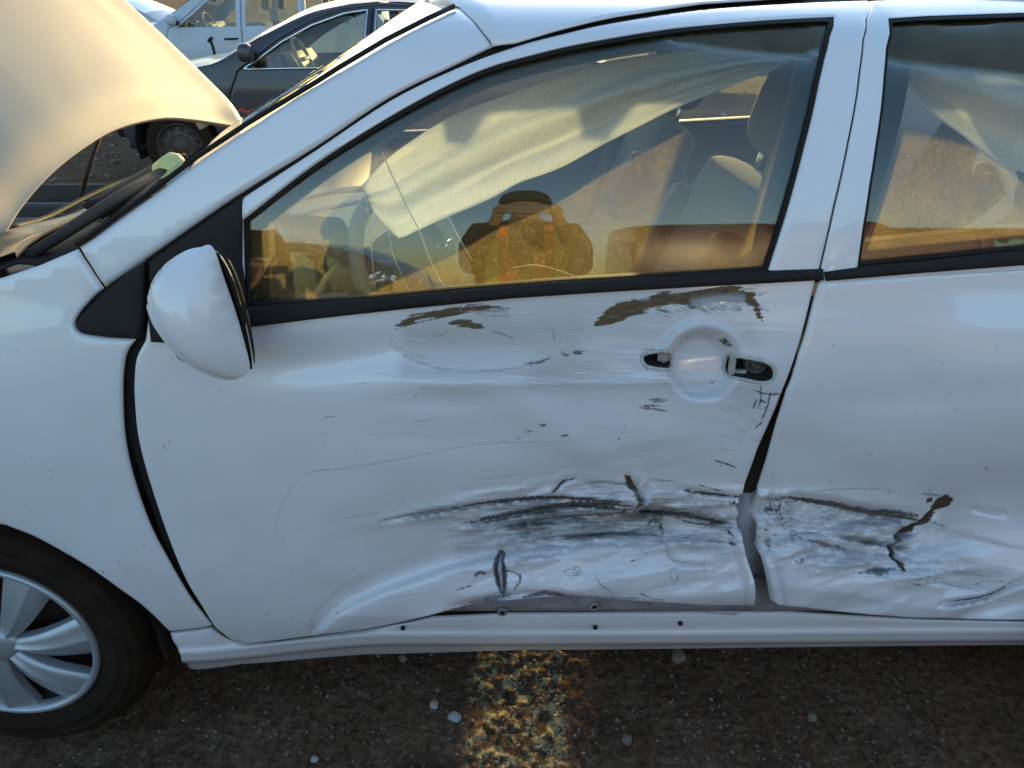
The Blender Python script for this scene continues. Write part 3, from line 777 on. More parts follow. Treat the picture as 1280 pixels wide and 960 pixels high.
def dents_rear(x, z, y):
    u, v = project(x, S(x, z), z)
    H = np.zeros_like(u)
    c1 = np.interp(u, [950, 1000, 1060, 1110, 1170, 1280, 1400], [620, 623, 631, 640, 650, 680, 700])
    A = np.interp(u, [955, 1000, 1100, 1170, 1240, 1320], [.034, .054, .064, .048, .018, .0])
    up = np.exp(-(np.maximum(c1 - v, 0) / 95) ** 1.4)
    q_ = np.clip((v - c1) / 112, 0, 1)
    fold = sstep(-2, 3, v - (668 + (u - 1060) * .16)) * sstep(1000, 1060, u) * (1 - sstep(1165, 1180, u))
    H += A * np.where(v < c1, .60 * up, (.60 + .45 * sstep(0, 5, v - c1)) * (1 - q_) ** 1.1 + .0)
    H += .014 * fold * (1 - sstep(8, 46, v - (668 + (u - 1060) * .16)))
    H += .008 * np.exp(-((v - c1 - 2) / 4) ** 2) * (u < 1180)
    H += .050 * np.exp(-((u - 1300) / 120) ** 2 - ((v - 640) / 62) ** 2)
    H += .020 * np.exp(-((u - 1200) / 34) ** 2 - ((v - 655) / 44) ** 2)
    H += -.012 * np.exp(-((v - (676 + (u - 1060) * .10)) / 9) ** 2) * sstep(985, 1040, u) * (1 - sstep(1120, 1200, u))
    H += .020 * np.exp(-((u - 1235) / 80) ** 2 - ((v - 765 + (u - 1235) * .35) / 16) ** 2)
    zone = sstep(-20, 10, v - c1) * (1 - sstep(60, 100, v - c1)) * (1 - sstep(1180, 1260, u))
    rid = 1 - np.abs(2 * fbm(u / 60, v / 11 - u / 120, 61, 4) - 1)
    H += zone * .010 * (rid - .65) + zone * .080 * crumple(u, v, 62, 22, 63)
    H += .024 * crumple(u, v, 100, 42, 67) * sstep(30, 60, v - c1) * sstep(980, 1010, u)
    zc = np.exp(-((u - 980) / 28) ** 2 - ((v - 640) / 26) ** 2)
    H += .010 * zc * (np.abs(2 * fbm(u / 12, v / 12, 71, 3) - 1) - .3)
    H += .009 * (fbm(u / 160, v / 70, 81, 2) - .5)
    de = seg_dist(u, v, [(956, 608), (953, 621), (952, 650), (954, 683), (958, 704), (962, 733), (965, 754)])[0]
    H += (-.006 * (1 - sstep(11, 16, de)) + .005 * np.exp(-((de - 17) / 3) ** 2) - .004 * np.exp(-((de - 4) / 2) ** 2)) * sstep(610, 626, v)
    H += grooves(u, v, [([(998, 621), (1050, 628), (1110, 639), (1172, 649)], 4, .022), ([(1060, 671), (1110, 678), (1172, 688)], 4, .014), ([(1010, 674), (1085, 690)], 4, .012), ([(1020, 711), (1100, 713), (1132, 712)], 3, .008),
        ([(1142, 712), (1147, 682), (1172, 660), (1205, 630)], 4, .010), ([(1180, 757), (1240, 748), (1282, 730), (1330, 715)], 4, .016), ([(1175, 724), (1240, 737)], 3, .008), ([(1240, 636), (1290, 645)], 4, .006), ([(1085, 690), (1155, 697)], 3, .007)])
    # front edge is curled inwards below the crease
    H += .010 * (1 - sstep(960, 985, u)) * sstep(560, 640, v)
    return H

# ------------------------------------------------------------------ THE WRECKED WHITE CAR
car = empty('wrecked_car', (0.3, .88, 0))
tag(car, 'crashed white sedan with crumpled scraped doors and its bonnet raised', 'car')
def P(o): # keep world placement when parenting under the moved empty
    o.parent = car; o.matrix_parent_inverse = Matrix.Translation(car.location).inverted(); return o
class _C:  # parent shim
    pass

door_outline_px = [(181, 426), (187, 380)] + sm([(187, 329), (236, 294), (302, 249), (394, 189), (487, 127), (569, 87), (644, 59), (700, 44), (762, 30), (875, 13), (1006, 4), (1086, 1)]) + [(1083, 25), (1079.5, 50),
    (1075, 90), (1061, 176), (1043, 258), (1025, 337), (1020, 352), (1012, 385), (1002, 425), (994, 454), (981, 494), (975, 512), (965, 538), (954, 562), (943, 593), (934, 618),
    (929, 622), (931, 652), (934, 682), (941, 722), (943, 758), (884, 758), (813, 754), (762, 750), (710, 745), (640, 751), (604, 754), (572, 761), (537, 771), (508, 778), (453, 789), (390, 796), (345, 802), (310, 806), (288, 800), (268, 785),
    ] + sm([(268, 785), (250, 756), (231, 724), (209, 671), (187, 606), (172, 549), (167, 500), (167, 470), (170, 448), (180, 428)])[1:-1]
win_outline_px = [(306, 384)] + sm([(303, 276), (394, 206), (487, 147), (559, 108), (612, 85), (665, 70), (725, 56), (837, 37), (950, 26), (1044, 21)]) + [(1039, 46), (1032, 75), (1025, 105), (1006, 187), (980, 281), (961, 340), (940, 342), (700, 356), (565, 367), (437, 380)]
def part(o, label=None):
    if label: o['label'] = label
    return o
car.location = (0, 0, 0)

left_hole_px = [(804, 449), (808, 443), (824, 440), (839, 441), (843, 452), (838, 462), (821, 461), (808, 457)]
right_hole_px = [(915, 445), (925, 446), (942, 449), (959, 453), (969, 461), (969, 474), (956, 479), (936, 476), (914, 469)]
def rounded(px, n=5): return [tuple(p) for p in smooth_path(px, n, True)]

door_xz = xz(door_outline_px); win_xz = xz(win_outline_px)
lh, rh = xz(rounded(left_hole_px)), xz(rounded(right_hole_px))
front_door = panel('front_door', door_xz, S, M['paint'], car, [win_xz, lh, rh], step=.0044, hem=.005, thick=.003, crisp=62, disp=dents_front, uvbox=UVB)
part(front_door, 'white front door crushed low down, scraped black and missing its outside handle')

def inset(poly, d):
    n = len(poly); out = []
    a = sum(poly[i][0] * poly[(i + 1) % n][1] - poly[(i + 1) % n][0] * poly[i][1] for i in range(n))
    s = 1 if a > 0 else -1
    for i in range(n):
        p0, p1, p2 = (np.array(poly[(i + k) % n]) for k in (-1, 0, 1))
        e1, e2 = (p1 - p0) / (np.linalg.norm(p1 - p0) + 1e-9), (p2 - p1) / (np.linalg.norm(p2 - p1) + 1e-9)
        n1, n2 = np.array([-e1[1], e1[0]]) * s, np.array([-e2[1], e2[0]]) * s
        m = n1 + n2; m = m / (np.linalg.norm(m) + 1e-9)
        out.append(tuple(p1 + m * d / max(.35, m.dot(n1))))
    return out

def ring(name, poly, w, mat, parent, y_off, thick=.006, hem=.002, step=.03, grow=0.0):
    return panel(name, inset(poly, -grow) if grow else poly, S, mat, parent, [inset(poly, w)], step=step, hem=hem, thick=thick, y_off=y_off)

ring('window_seal', inset(win_xz, .0005), .0055, M['rubber'], front_door, .004, .014)
panel('window_glass', inset(win_xz, .003), S, M['glass'], front_door, step=.05, hem=0, thick=.004, y_off=.013)
# the inside of the door frame, seen through the glass
win_low = [(p[0], p[1] - (.06 if i == 0 or i >= len(win_xz) - 5 else 0)) for i, p in enumerate(win_xz)]
ring('frame_trim', inset(win_low, -.012), .042, M['trim_dark'], front_door, .045, .02, .006)
ring('inner_seal', inset(win_low, .026), .004, M['inner_trim'], front_door, .040, .006, .002)
panel('belt_moulding', xz([(308, 383), (437, 376), (565, 364), (700, 352), (840, 345), (940, 339), (1005, 336.5), (1028, 336), (1029, 349), (960, 353), (900, 356), (760, 364), (640, 372), (500, 386), (400, 397), (311, 408)]), S, M['black_plastic'], front_door, step=.03, thick=.012, hem=.006, y_off=-.010)
panel('sail_panel', xz([(187.5, 328), (237, 292), (303, 247), (303, 330), (310, 408), (262, 420), (215, 429), (189, 427), (186, 400)]), S, M['black_plastic'], front_door, step=.03, thick=.01, hem=.005, y_off=-.006)
panel('door_card', xz([(200, 440), (320, 420), (640, 396), (1004, 378), (990, 440), (940, 590), (920, 740), (330, 770), (220, 640)], .0), S, M['trim_dark'], front_door, step=.06, thick=.02, hem=.004, y_off=.135)

# door handle seats left bare
def pocket(name, hole, depth, mat, parent):
    mb = MB(); n = len(hole)
    f = [(p[0], float(S(*p)) + .004 + float(dents_front(np.array([p[0]]), np.array([p[1]]), 0)[0]), p[1]) for p in hole]
    c = np.mean(np.array(f), 0)
    b = [(c[0] + (p[0] - c[0]) * .86, p[1] + depth, c[2] + (p[2] - c[2]) * .86) for p in f]
    mb.add(f + b + [(c[0], c[1] + depth, c[2])], [(i, (i + 1) % n, n + (i + 1) % n, n + i) for i in range(n)] + [(n + i, n + (i + 1) % n, 2 * n) for i in range(n)])
    return mb.build(name, mat, parent), c
pk, c = pocket('handle_pocket', lh, .035, M['gap_dark'], front_door)
br = MB(); br.box((c[0] + .012, c[1] + .006, c[2] + .001), (.020, .008, .024), bev=.003); br.box((c[0] + .001, c[1] + .004, c[2] + .012), (.05, .006, .004), bev=.001)
br.tube([(c[0] + .012, c[1], c[2] - .006), (c[0] + .012, c[1] + .01, c[2] - .006)], .006, 12)
br.build('handle_bracket', simple('raw_clip', (.34, .30, .26), .6, var=.3, vscale=60), front_door)
pk, c = pocket('handle_pocket', rh, .04, M['gap_dark'], front_door)
br = MB(); br.box((c[0] - .033, c[1] + .003, c[2] + .001), (.010, .014, .034), bev=.003); br.box((c[0] - .005, c[1] + .012, c[2] + .016), (.06, .008, .004), bev=.001); br.box((c[0] - .02, c[1] + .010, c[2] - .015), (.03, .010, .006), bev=.002)
br.build('handle_bracket', simple('raw_bracket', (.38, .34, .30), .6, var=.3, vscale=60), front_door)
chip = simple('handle_gasket', (.50, .47, .43), .7, var=.3, vscale=90)
for h_ in (lh, rh):
    g_ = MB(); g_.tube([(p[0], float(S(*p)) + float(dents_front(np.array([p[0]]), np.array([p[1]]), 0)[0]) + .001, p[1] - float(dents_front(np.array([p[0]]), np.array([p[1]]), 0)[0]) * push_down(p[1])) for p in h_], .0032, 6, closed=True, caps=False); g_.build('handle_gasket', chip, front_door)
ly = MB(); Mx = Matrix.Translation((c[0] + .012, c[1] + .018, c[2] - .002)) @ Matrix.Rotation(math.pi / 2, 4, 'X')
ly.lathe([(.021, -.01), (.021, .004), (.018, .007), (.0145, .007), (.0135, .004), (.011, .004), (.010, .010), (.004, .011), (.003, .008), (0, .008)], Mx, 24)
ly.build('lock_cylinder', simple('lock_grey', (.075, .068, .06), .55, var=.3, vscale=80), front_door)

# ---------------------------------------------------------------- rear door
rdoor = xz([(1028, 352), (1150, 343), (1280, 334), (1480, 321), (1560, 316)]) + [(1.28, .95), (1.20, .70), (1.10, .45), (1.075, .392)] + \
    xz([(1280, 776.5), (1144, 774), (1086, 770), (1027, 764), (973, 758), (965, 752), (962, 733), (958, 704), (954, 683), (952, 650), (953, 621), (956, 608), (965, 575), (975, 529), (985, 492), (992, 475), (1000, 446), (1008, 420), (1016, 388), (1024, 356)])
rear_door = panel('rear_door', rdoor, S, M['paint'], car, step=.0046, hem=.006, thick=.003, crisp=62, disp=dents_rear, uvbox=UVB)
part(rear_door, 'white rear door creased along its middle with a brown bare-metal gouge')
rwin = xz([(1111, 23), (1160, 20), (1280, 16), (1420, 18), (1460, 60), (1500, 120), (1560, 300), (1280, 314), (1072, 335), (1079, 284), (1087, 232), (1095, 180), (1102, 131), (1105, 95), (1108, 60)])
rframe = xz([(1088, 1.5), (1180, -3), (1280, -6), (1460, -6), (1570, 120), (1640, 318), (1560, 320), (1280, 338), (1030, 353), (1026.6, 337), (1044.6, 258), (1062.6, 176), (1076.6, 90), (1081, 50), (1084.6, 25)])
panel('window_frame', rframe, S, M['paint'], rear_door, [rwin], step=.03, hem=.0015, thick=.003, uvbox=UVB, y_off=.0005)
ring('window_seal', inset(rwin, .0005), .0055, M['rubber'], rear_door, .004, .014)
panel('window_glass', inset(rwin, .003), S, M['glass'], rear_door, step=.05, hem=0, thick=.004, y_off=.013)
ring('frame_trim', inset(rwin, -.012), .036, M['trim_dark'], rear_door, .045, .02, .006)
panel('belt_moulding', xz([(1030, 340), (1072, 334), (1150, 327), (1280, 313), (1480, 300), (1560, 296), (1562, 314), (1480, 319), (1280, 331), (1150, 341), (1032, 351)]), S, M['black_plastic'], rear_door, step=.03, thick=.012, hem=.006, y_off=-.008)

# ---------------------------------------------------------------- fender, sill, pillar, roof
arch = [(-3 + 222 * math.cos(t), 0) for t in ()]
fender_px = [(95, 313), (127, 362)] + sm([(126, 363), (112, 376), (97, 394), (92, 407), (100, 418), (130, 423), (168, 425)]) + sm([(168, 426), (157, 443), (152.5, 470), (152, 505), (155, 550), (166, 601), (187, 660), (209, 702), (236, 748), (264, 784)]) + sm([(212, 791), (180, 760), (150, 738), (112, 711), (75, 689), (41, 671), (10, 659)])
fen = xz(fender_px) + [(-1.06, .665), (-1.20, .645), (-1.32, .57), (-1.39, .46), (-1.42, .36), (-1.80, .34), (-1.86, .70), (-1.70, .86), (-1.40, .96), (-1.10, 1.045)] + xz([(-40, 357), (0, 349), (48, 333)])
panel('fender', fen, S, M['paint'], car, step=.018, hem=.005, thick=.003, uvbox=UVB)
panel('fender_triangle', xz([(180, 328), (160, 341), (122, 374), (99, 397), (95, 407), (101, 416), (130, 421), (168, 424), (177, 423), (181, 375)]), S, M['black_plastic'], car, step=.03, thick=.008, hem=.005, y_off=-.004)
sill_px = [(264, 786), (285, 802), (310, 808), (345, 805), (390, 799), (453, 791), (510, 780), (540, 773), (640, 768), (800, 767), (980, 766), (1150, 776), (1280, 779), (1345, 779), (1362, 790), (1350, 806), (1280, 807), (800, 812), (640, 813.5), (500, 818), (400, 823), (300, 831), (246, 838), (236, 836), (225, 817), (212, 793)]
_sb = pchip([.15, .20, .215, .24, .29, .33, .36], [.06, .030, .016, .002, -.004, .004, .024])
def S_sill(x, z):
    x = np.asarray(x, float)
    return _sb(z) + .046 + .052 * sstep(-.74, -.25, x) + .01 * sstep(0, 1.2, x)
def sill_disp(x, z, y):
    return -.005 * np.exp(-((z - .262) / .007) ** 2) + .003 * np.exp(-((z - .283) / .008) ** 2)
sill = panel('sill', xz(sill_px, 0, S_sill), S_sill, M['paint'], car, step=.008, hem=.004, thick=.003, disp=sill_disp, uvbox=UVB)
for q in ((504, 784), (850, 778), (744, 783)):
    p = on_S(*q, 0, S_sill); s_ = MB(); s_.lathe([(.0052, -.001), (.0052, .003), (.003, .005), (0, .005)], Matrix.Translation((p[0], p[1] - .002, p[2])) @ Matrix.Rotation(math.pi / 2, 4, 'X'), 14)
    s_.build('screw', M['gap_dark'], sill)
pillar_px = [(97, 311), (114, 300), (188, 247), (250, 201), (312, 160), (370, 122), (428, 88), (487, 54), (540, 26), (574, 10), (592, 27)] + sm([(618, 58), (569, 82), (487, 122.5), (394, 184.5), (300, 243), (183, 324)]) + [(129, 361)]
panel('windscreen_pillar', xz(pillar_px), S, M['paint_clean'], car, step=.015, hem=.009, thick=.003)
# door aperture behind the gaps
def strip_poly(path, w_in, w_out):
    P_ = [np.array(p, float) for p in path]; A_, B_ = [], []
    for i in range(len(P_)):
        t = P_[min(i + 1, len(P_) - 1)] - P_[max(i - 1, 0)]; t = t / np.linalg.norm(t); nn = np.array([-t[1], t[0]])
        A_.append(tuple(P_[i] + nn * w_out)); B_.append(tuple(P_[i] - nn * w_in))
    return A_ + B_[::-1]
ap_px = [(246, 758), (228, 728), (205, 678), (182, 610), (165, 552), (158, 500), (159, 455), (176, 424), (184, 380), (186, 328), (236, 291), (302, 245), (394, 185), (487, 125), (569, 84), (644, 54), (700, 40), (762, 26), (875, 9), (1006, 2), (1086, -2)]
panel('door_aperture', strip_poly(xz(ap_px), .032, .016), S, M['gap_dark'], car, step=.03, hem=.002, thick=.004, y_off=.022)
# rear wheel side, quarter panel, far side, roof
quarter = [(1.19, 1.125)] + [(1.30, .95), (1.215, .70), (1.185, .60), (1.215, .59), (1.30, .64), (1.46, .68), (1.62, .66), (1.76, .57), (1.84, .44), (1.86, .34), (2.40, .36), (2.46, .70), (2.42, 1.02), (1.98, 1.12), (1.86, 1.16), (1.60, 1.36), (1.42, 1.44), (1.24, 1.468), (1.24, 1.42), (1.30, 1.30), (1.26, 1.14)]
panel('quarter_panel', quarter, S, M['paint_clean'], car, step=.035, hem=.006, thick=.003)
far = [(-.70, 1.13), (-.573, 1.211), (-.411, 1.312), (-.266, 1.391), (-.07, 1.462), (.3, 1.474), (.9, 1.474), (1.24, 1.462), (1.60, 1.36), (1.98, 1.12), (2.42, 1.02), (2.46, .70), (2.40, .36), (1.86, .34), (1.84, .44), (1.76, .57), (1.62, .66), (1.46, .68), (1.30, .64), (1.20, .56), (1.13, .40), (1.11, .25),
       (1.05, .205), (-.66, .205), (-.71, .30), (-.74, .44), (-.82, .57), (-.94, .65), (-1.06, .665), (-1.20, .645), (-1.32, .57), (-1.39, .46), (-1.42, .36), (-1.80, .34), (-1.86, .70), (-1.70, .78), (-1.40, .84), (-1.10, .89), (-.92, .93), (-.78, 1.02)]
fw1 = [(-.42, 1.06), (-.40, 1.19), (-.26, 1.29), (-.12, 1.37), (.06, 1.425), (.30, 1.445), (.50, 1.448), (.47, 1.30), (.42, 1.09)]
fw2 = [(.60, 1.445), (.85, 1.44), (1.05, 1.41), (1.15, 1.30), (1.20, 1.13), (.53, 1.095)]
fs = panel('far_side', far, S, M['paint_clean'], car, [fw1, fw2], step=.035, hem=.006, thick=.003, ysign=-1)
for w in (fw1, fw2): panel('window_glass', inset(w, .002), S, M['glass_far'], fs, step=.08, hem=0, thick=.004, y_off=.008, ysign=-1)
panel('far_door_card', [(-.66, .34), (-.62, 1.04), (-.40, 1.055), (.5, 1.085), (1.2, 1.125), (1.1, .34)], S, M['dash'], car, step=.08, thick=.03, hem=.01, y_off=.07, ysign=-1)
for w in (fw1, fw2): panel('far_window_trim', inset(w, -.05), S, M['trim_dark'], car, [inset(w, .006)], step=.06, thick=.02, hem=.006, y_off=.05, ysign=-1)

rail = [on_S(u, v) for u, v in [(619, 57.5), (644, 51.5), (700, 37.5), (762, 23.5), (875, 6), (1006, -3), (1086, -6)]]
rx = [p[0] for p in rail] + [.9, 1.2, 1.42]; rz = [p[2] for p in rail] + [1.490, 1.474, 1.447]
G = []
for i in range(40):
    a = i / 39; x = -.052 + a * 1.47; zl = float(np.interp(x, rx, rz)) - (.030 * (1 - sstep(0, .06, a)) if False else 0)
    drop = .05 * max(0, (a - .75) / .25) ** 2
    row = []
    zs = np.linspace(zl, 1.497, 9)
    near = [(float(S(x, z)), z) for z in zs]
    y0 = near[-1][0]; cr = [(y0 + (1.76 - 2 * y0) * k / 22, 1.497 + .040 * (1 - (2 * k / 22 - 1) ** 2)) for k in range(1, 22)]
    sec = near + cr + [(1.76 - y, z) for y, z in near[::-1]]
    for y, z in sec:
        f = max(0, 1 - ((y - .88) / .56) ** 2)
        row.append((x - .08 * f * (1 - a) ** 3 + (float(np.interp(z, [1.43, 1.459, 1.477, 1.497], [-.03, -.058, -.084, -.108])) + .052) * (1 - a) ** 8, y, z - drop * sstep(1.40, 1.50, z)))
    if i == 0: G.append([(p[0] - .012 * sstep(.3, .45, min(p[1], 1.76 - p[1])), p[1], p[2] - .035 * sstep(.3, .45, min(p[1], 1.76 - p[1]))) for p in row])
    G.append(row)
roof = MB().grid(G).build('roof', M['paint_clean'], car)
sm = roof.modifiers.new('thick', 'SOLIDIFY'); sm.thickness = .003; sm.offset = -1
hl = [[(p[0] * .98 + .02, .88 + (p[1] - .88) * .93, p[2] - .035) for p in row[8:-8]] for row in G]
MB().grid(hl).build('headliner', M['headliner'], car)
# rear glass and boot
rg = [[(1.42 + .5 * t + .12 * (1 - (2 * s - 1) ** 2), .26 + 1.24 * s - .08 * t * (1 - 2 * s), 1.44 - .30 * t + .05 * (1 - (2 * s - 1) ** 2)) for s in np.linspace(0, 1, 13)] for t in np.linspace(0, 1, 7)]
MB().grid(rg).build('rear_window', M['glass_far'], car)
bt = [[(1.95 + .48 * t + .05 * (1 - (2 * s - 1) ** 2), .12 + 1.52 * s, 1.13 - .10 * t * t + .03 * (1 - (2 * s - 1) ** 2)) for s in np.linspace(0, 1, 13)] for t in np.linspace(0, 1, 7)]
bt.append([(2.50, p[1], .70) for p in bt[-1]]); bt.append([(2.44, p[1], .36) for p in bt[-1]])
MB().grid(bt).build('boot_lid', M['paint_clean'], car)

# windscreen between the pillars, bowed forwards
we = [on_S(u, v) for u, v in [(99, 311), (114, 301), (188, 248), (250, 201), (312, 160), (400, 107), (428, 89), (487, 54), (540, 27), (572, 12)]]
WG = []
for p in we:
    k = (p[2] - 1.13) / .35
    WG.append([(p[0] - (.11 - .05 * k) * (1 - (2 * s - 1) ** 2), p[1] + .004 + (1.752 - 2 * p[1]) * s, p[2] + (.012 * k + .030 * k ** 5) * (1 - (2 * s - 1) ** 2)) for s in np.linspace(0, 1, 25)])
ws = MB().grid(WG).build('windscreen', M['glass_screen'], car)
wsb = MB(); wsb.tube([(p[0] - .006, p[1] + .004, p[2] + .005) for p in we], .004, 8); wsb.build('windscreen_seal', M['rubber'], ws)

# raised bonnet: its rear edge is bowed because the middle reaches farther forward
he = smooth_path([(-.955, .14, 1.04), (-.929, .22, 1.094), (-.935, .33, 1.139), (-.938, .47, 1.179), (-.938, .62, 1.205), (-.937, .78, 1.219), (-.930, 1.0, 1.211), (-.921, 1.18, 1.184), (-.902, 1.38, 1.142), (-.870, 1.52, 1.107)], 5)
D = np.array([-.703, 0, .711]); Nn = np.array([.711, 0, .703])
HG = []
for t in np.linspace(0, 1, 46) ** 1.5:
    row = []
    for i, e in enumerate(he):
        s = (e[1] - .14) / 1.38
        bow = e[2] - 1.09
        L = 1.02
        q = e + D * t * (L - bow * .9)
        q = q + Nn * (.026 * (1 - (2 * s - 1) ** 2) * min(1, t * 3) + .018 * math.sin(math.pi * min(1, t)) - .022 * math.exp(-((t - .0) / .055) ** 2))
        q = q + Nn * (.004 * math.exp(-((s - .80) / .05) ** 2) * sstep(.15, .4, t) + .003 * math.exp(-((s - .3) / .06) ** 2) * sstep(.15, .4, t))
        q = q + Nn * (.004 * (float(fbm(t * 3, s * 5, 91, 3)) - .5))
        row.append(tuple(q))
    HG.append(row)
bon = MB().grid(HG).build('bonnet', M['bonnet_paint'], car)
sm = bon.modifiers.new('thick', 'SOLIDIFY'); sm.thickness = .012; sm.offset = 1
# its inner frame and the prop rod
for s in (.12, .5, .88):
    fr = MB(); k = int(s * (len(he) - 1)); fr.tube([tuple(np.array(HG[j][k]) - Nn * .03) for j in range(3, 46, 6)], .018, 6); fr.build('bonnet_stiffener', M['paint_clean'], bon)
pr = MB(); a_, b_ = at_y(128, 160, 1.50), at_y(98, 256, 1.46)
pr.tube([a_, ((a_[0] + b_[0]) / 2 - .006, (a_[1] + b_[1]) / 2, (a_[2] + b_[2]) / 2), b_], .0075, 8)
pr.build('prop_rod', M['rust_steel'], car)

# scuttle, wipers and what shows of the engine bay
CG = []
wbase = WG[0]
for t in np.linspace(0, 1, 8):
    row = []
    for j, p in enumerate(wbase):
        s = j / 24
        x1 = -.97 - .13 * (1 - (2 * s - 1) ** 2)
        row.append((p[0] + (x1 - p[0]) * t, p[1] + .02 * (1 - 2 * s), p[2] - .012 - float(.09 * sstep(.08, .7, p[1])) * (.35 + .65 * t) - float(.05 * sstep(1, 1.7, p[1])) * t - .02 * t - .012 * math.sin(t * 3.14) + .006 * math.sin(t * 19)))
    CG.append(row)
cowl = MB().grid(CG).build('scuttle_panel', M['black_plastic'], car)
sm = cowl.modifiers.new('thick', 'SOLIDIFY'); sm.thickness = .006; sm.offset = -1
tan_p = simple('tan_plastic', (.30, .19, .09), .55, var=.3, vscale=20)
MB().grid([[tuple(np.array(p) + np.array((0, 0, h))) for p in CG[k]] for k, h in ((3, .004), (3, .014), (4, .016), (5, .014), (5, .004))]).build('scuttle_grille', tan_p, cowl)
lip = MB(); lip.tube([tuple(np.array(p) + np.array((-.01, 0, .010))) for p in CG[7]], .006, 6, flat=1.6); lip.build('scuttle_seal', M['rubber'], cowl)
def wiper(pts):
    pts = [tuple(p) for p in smooth_path(pts, 4)]; n = len(pts)
    arm = MB(); arm.tube(pts, [.013 - .006 * k / n for k in range(n)], 8, flat=1.5)
    o = arm.build('wiper_arm', M['black_plastic'], car)
    bl = MB(); bl.tube([(p[0] + .022, p[1], p[2] - .020) for p in pts[2:]], .007, 6, flat=2.2); bl.build('wiper_blade', M['rubber'], o)
    return o
w1 = wiper([at_z(204, 216, 1.13), at_z(160, 240, 1.14), at_z(110, 272, 1.13), at_z(70, 298, 1.12), at_z(34, 320, 1.11)])
w2 = wiper([at_z(232, 197, 1.13), at_z(200, 208, 1.12), at_z(150, 235, 1.11), at_z(110, 258, 1.10)])
pv = MB(); c = at_z(214, 213, 1.13)
pv.lathe([(.0, .034), (.026, .032), (.040, .017), (.042, -.012), (.036, -.035)], Matrix.Translation(c) @ Matrix.Rotation(R(-35), 4, 'Y'), 20)
pv.build('wiper_cap', simple('yellow_cap', (.78, .68, .25), .5, var=.2, vscale=40), w1)
by = MB(); by.box((-1.42, .88, .62), (.85, 1.25, .30), bev=.03)
by.build('engine_block', simple('engine_grey', (.06, .058, .055), .7, bump=.5, bscale=40, var=.4, vscale=15), car)
MB().box((-1.30, 1.59, .70), (1.05, .02, .40), bev=.005).build('inner_apron', M['trim_dark'], car)
for sy in (.30, 1.46):
    bay = MB(); bay.box((-1.32, sy, .93 if sy < 1 else .84), (.80, .05, .05), bev=.012); o_ = bay.build('inner_wing', M['trim_dark'], car)
    bay = MB(); bay.lathe([(.0, .03), (.03, .03), (.035, .01), (.10, .0), (.11, -.06)], Matrix.Translation((-1.12, sy + (.14 if sy < 1 else -.14), .95)), 24); bay.build('strut_tower', M['trim_dark'], o_)
MB().box((-1.5, .45, .84), (.24, .18, .16), bev=.012).build('battery', M['black_plastic'], car)
MB().box((-1.42, 1.0, .84), (.36, .42, .10), bev=.03).build('engine_cover', M['black_plastic'], car)
for k in range(6): MB().tube([tuple(p) for p in smooth_path([(-1.1 - .05 * k, .30 + .1 * k, .88), (-1.25, .55 + .12 * k, .93 - .01 * k), (-1.45, .8 + .1 * k, .86)], 5)], .012, 8).build('engine_hose', M['black_plastic'], car)
nose = MB(); nose.prism([(-1.86, .36), (-2.02, .42), (-2.05, .60), (-1.98, .74), (-1.84, .80), (-1.80, .40)], [.16, .5, .88, 1.26, 1.60]); nose.build('front_bumper', M['paint_clean'], car, bevel=.03)

# floor, so the ground under the car stays dark
fl = MB(); fl.box((.28, .88, .235), (3.3, 1.45, .03), bev=.01); fl.build('floor_pan', M['trim_dark'], car); MB().box((.2, .88, .225), (2.6, .22, .05), bev=.02).build('centre_tunnel', M['trim_dark'], car)

# lower sill inside the torn gap, and the centre pillar
ins = MB()
ins.grid([[(x, .062 + dy, z) for x in np.linspace(-.30, 1.1, 30)] for dy, z in ((.0, .45), (.0, .375), (.012, .352), (.045, .342), (.06, .335))])
iS = ins.build('inner_sill', M['jamb'], car)
for q in ((743, 758), (628, 765)):
    p = at_y(q[0], q[1], .058); b_ = MB(); b_.lathe([(.010, -.002), (.010, .002), (.0062, .0035), (.0058, -.004), (0, -.004)], Matrix.Translation(p) @ Matrix.Rotation(math.pi / 2, 4, 'X'), 18); b_.build('bolt_hole', M['jamb'], iS)
    b_ = MB(); b_.lathe([(.0062, -.001), (.0055, .0015), (0, .0015)], Matrix.Translation((p[0], p[1] - .001, p[2])) @ Matrix.Rotation(math.pi / 2, 4, 'X'), 14); b_.build('bolt_shadow', M['gap_dark'], iS)
cp = MB()
PX = {}
zs = np.linspace(.33, 1.06, 26); G = []
for z in zs:
    x0 = np.interp(z, [.33, .6, 1.06], [.395, .395, .43]); yb = float(S(0, z)) + .066
    bulge = .012 * math.exp(-((z - .63) / .03) ** 2)
    G.append([(x0, yb + .03, z), (x0 + .02, yb, z), (x0 + .075, yb - .006 - bulge, z), (x0 + .10, yb + .012, z), (x0 + .14, yb + .016, z), (x0 + .16, yb + .06, z)])
cpo = MB().grid(G).build('centre_pillar', simple('pillar_white', (.55, .52, .53), .5, var=.3, vscale=18), car)
hm = simple('hinge_grey', (.24, .24, .26), .5, var=.3, vscale=40)
for z in (.575, .615): MB().box((.445, .10, z), (.05, .02, .007), bev=.002).build('hinge_leaf', hm, cpo)
MB().tube([(.450, .092, .565), (.450, .092, .625)], .010, 10).build('hinge_pin', hm, cpo)
up = MB(); up.grid([[(x, float(S(x, z)) + .06, z) for x in np.linspace(.40, .56, 5)] for z in np.linspace(.66, 1.04, 8)]); up.build('pillar_seal', simple('seal_brown', (.055, .038, .028), .7, var=.4, vscale=12), cpo)

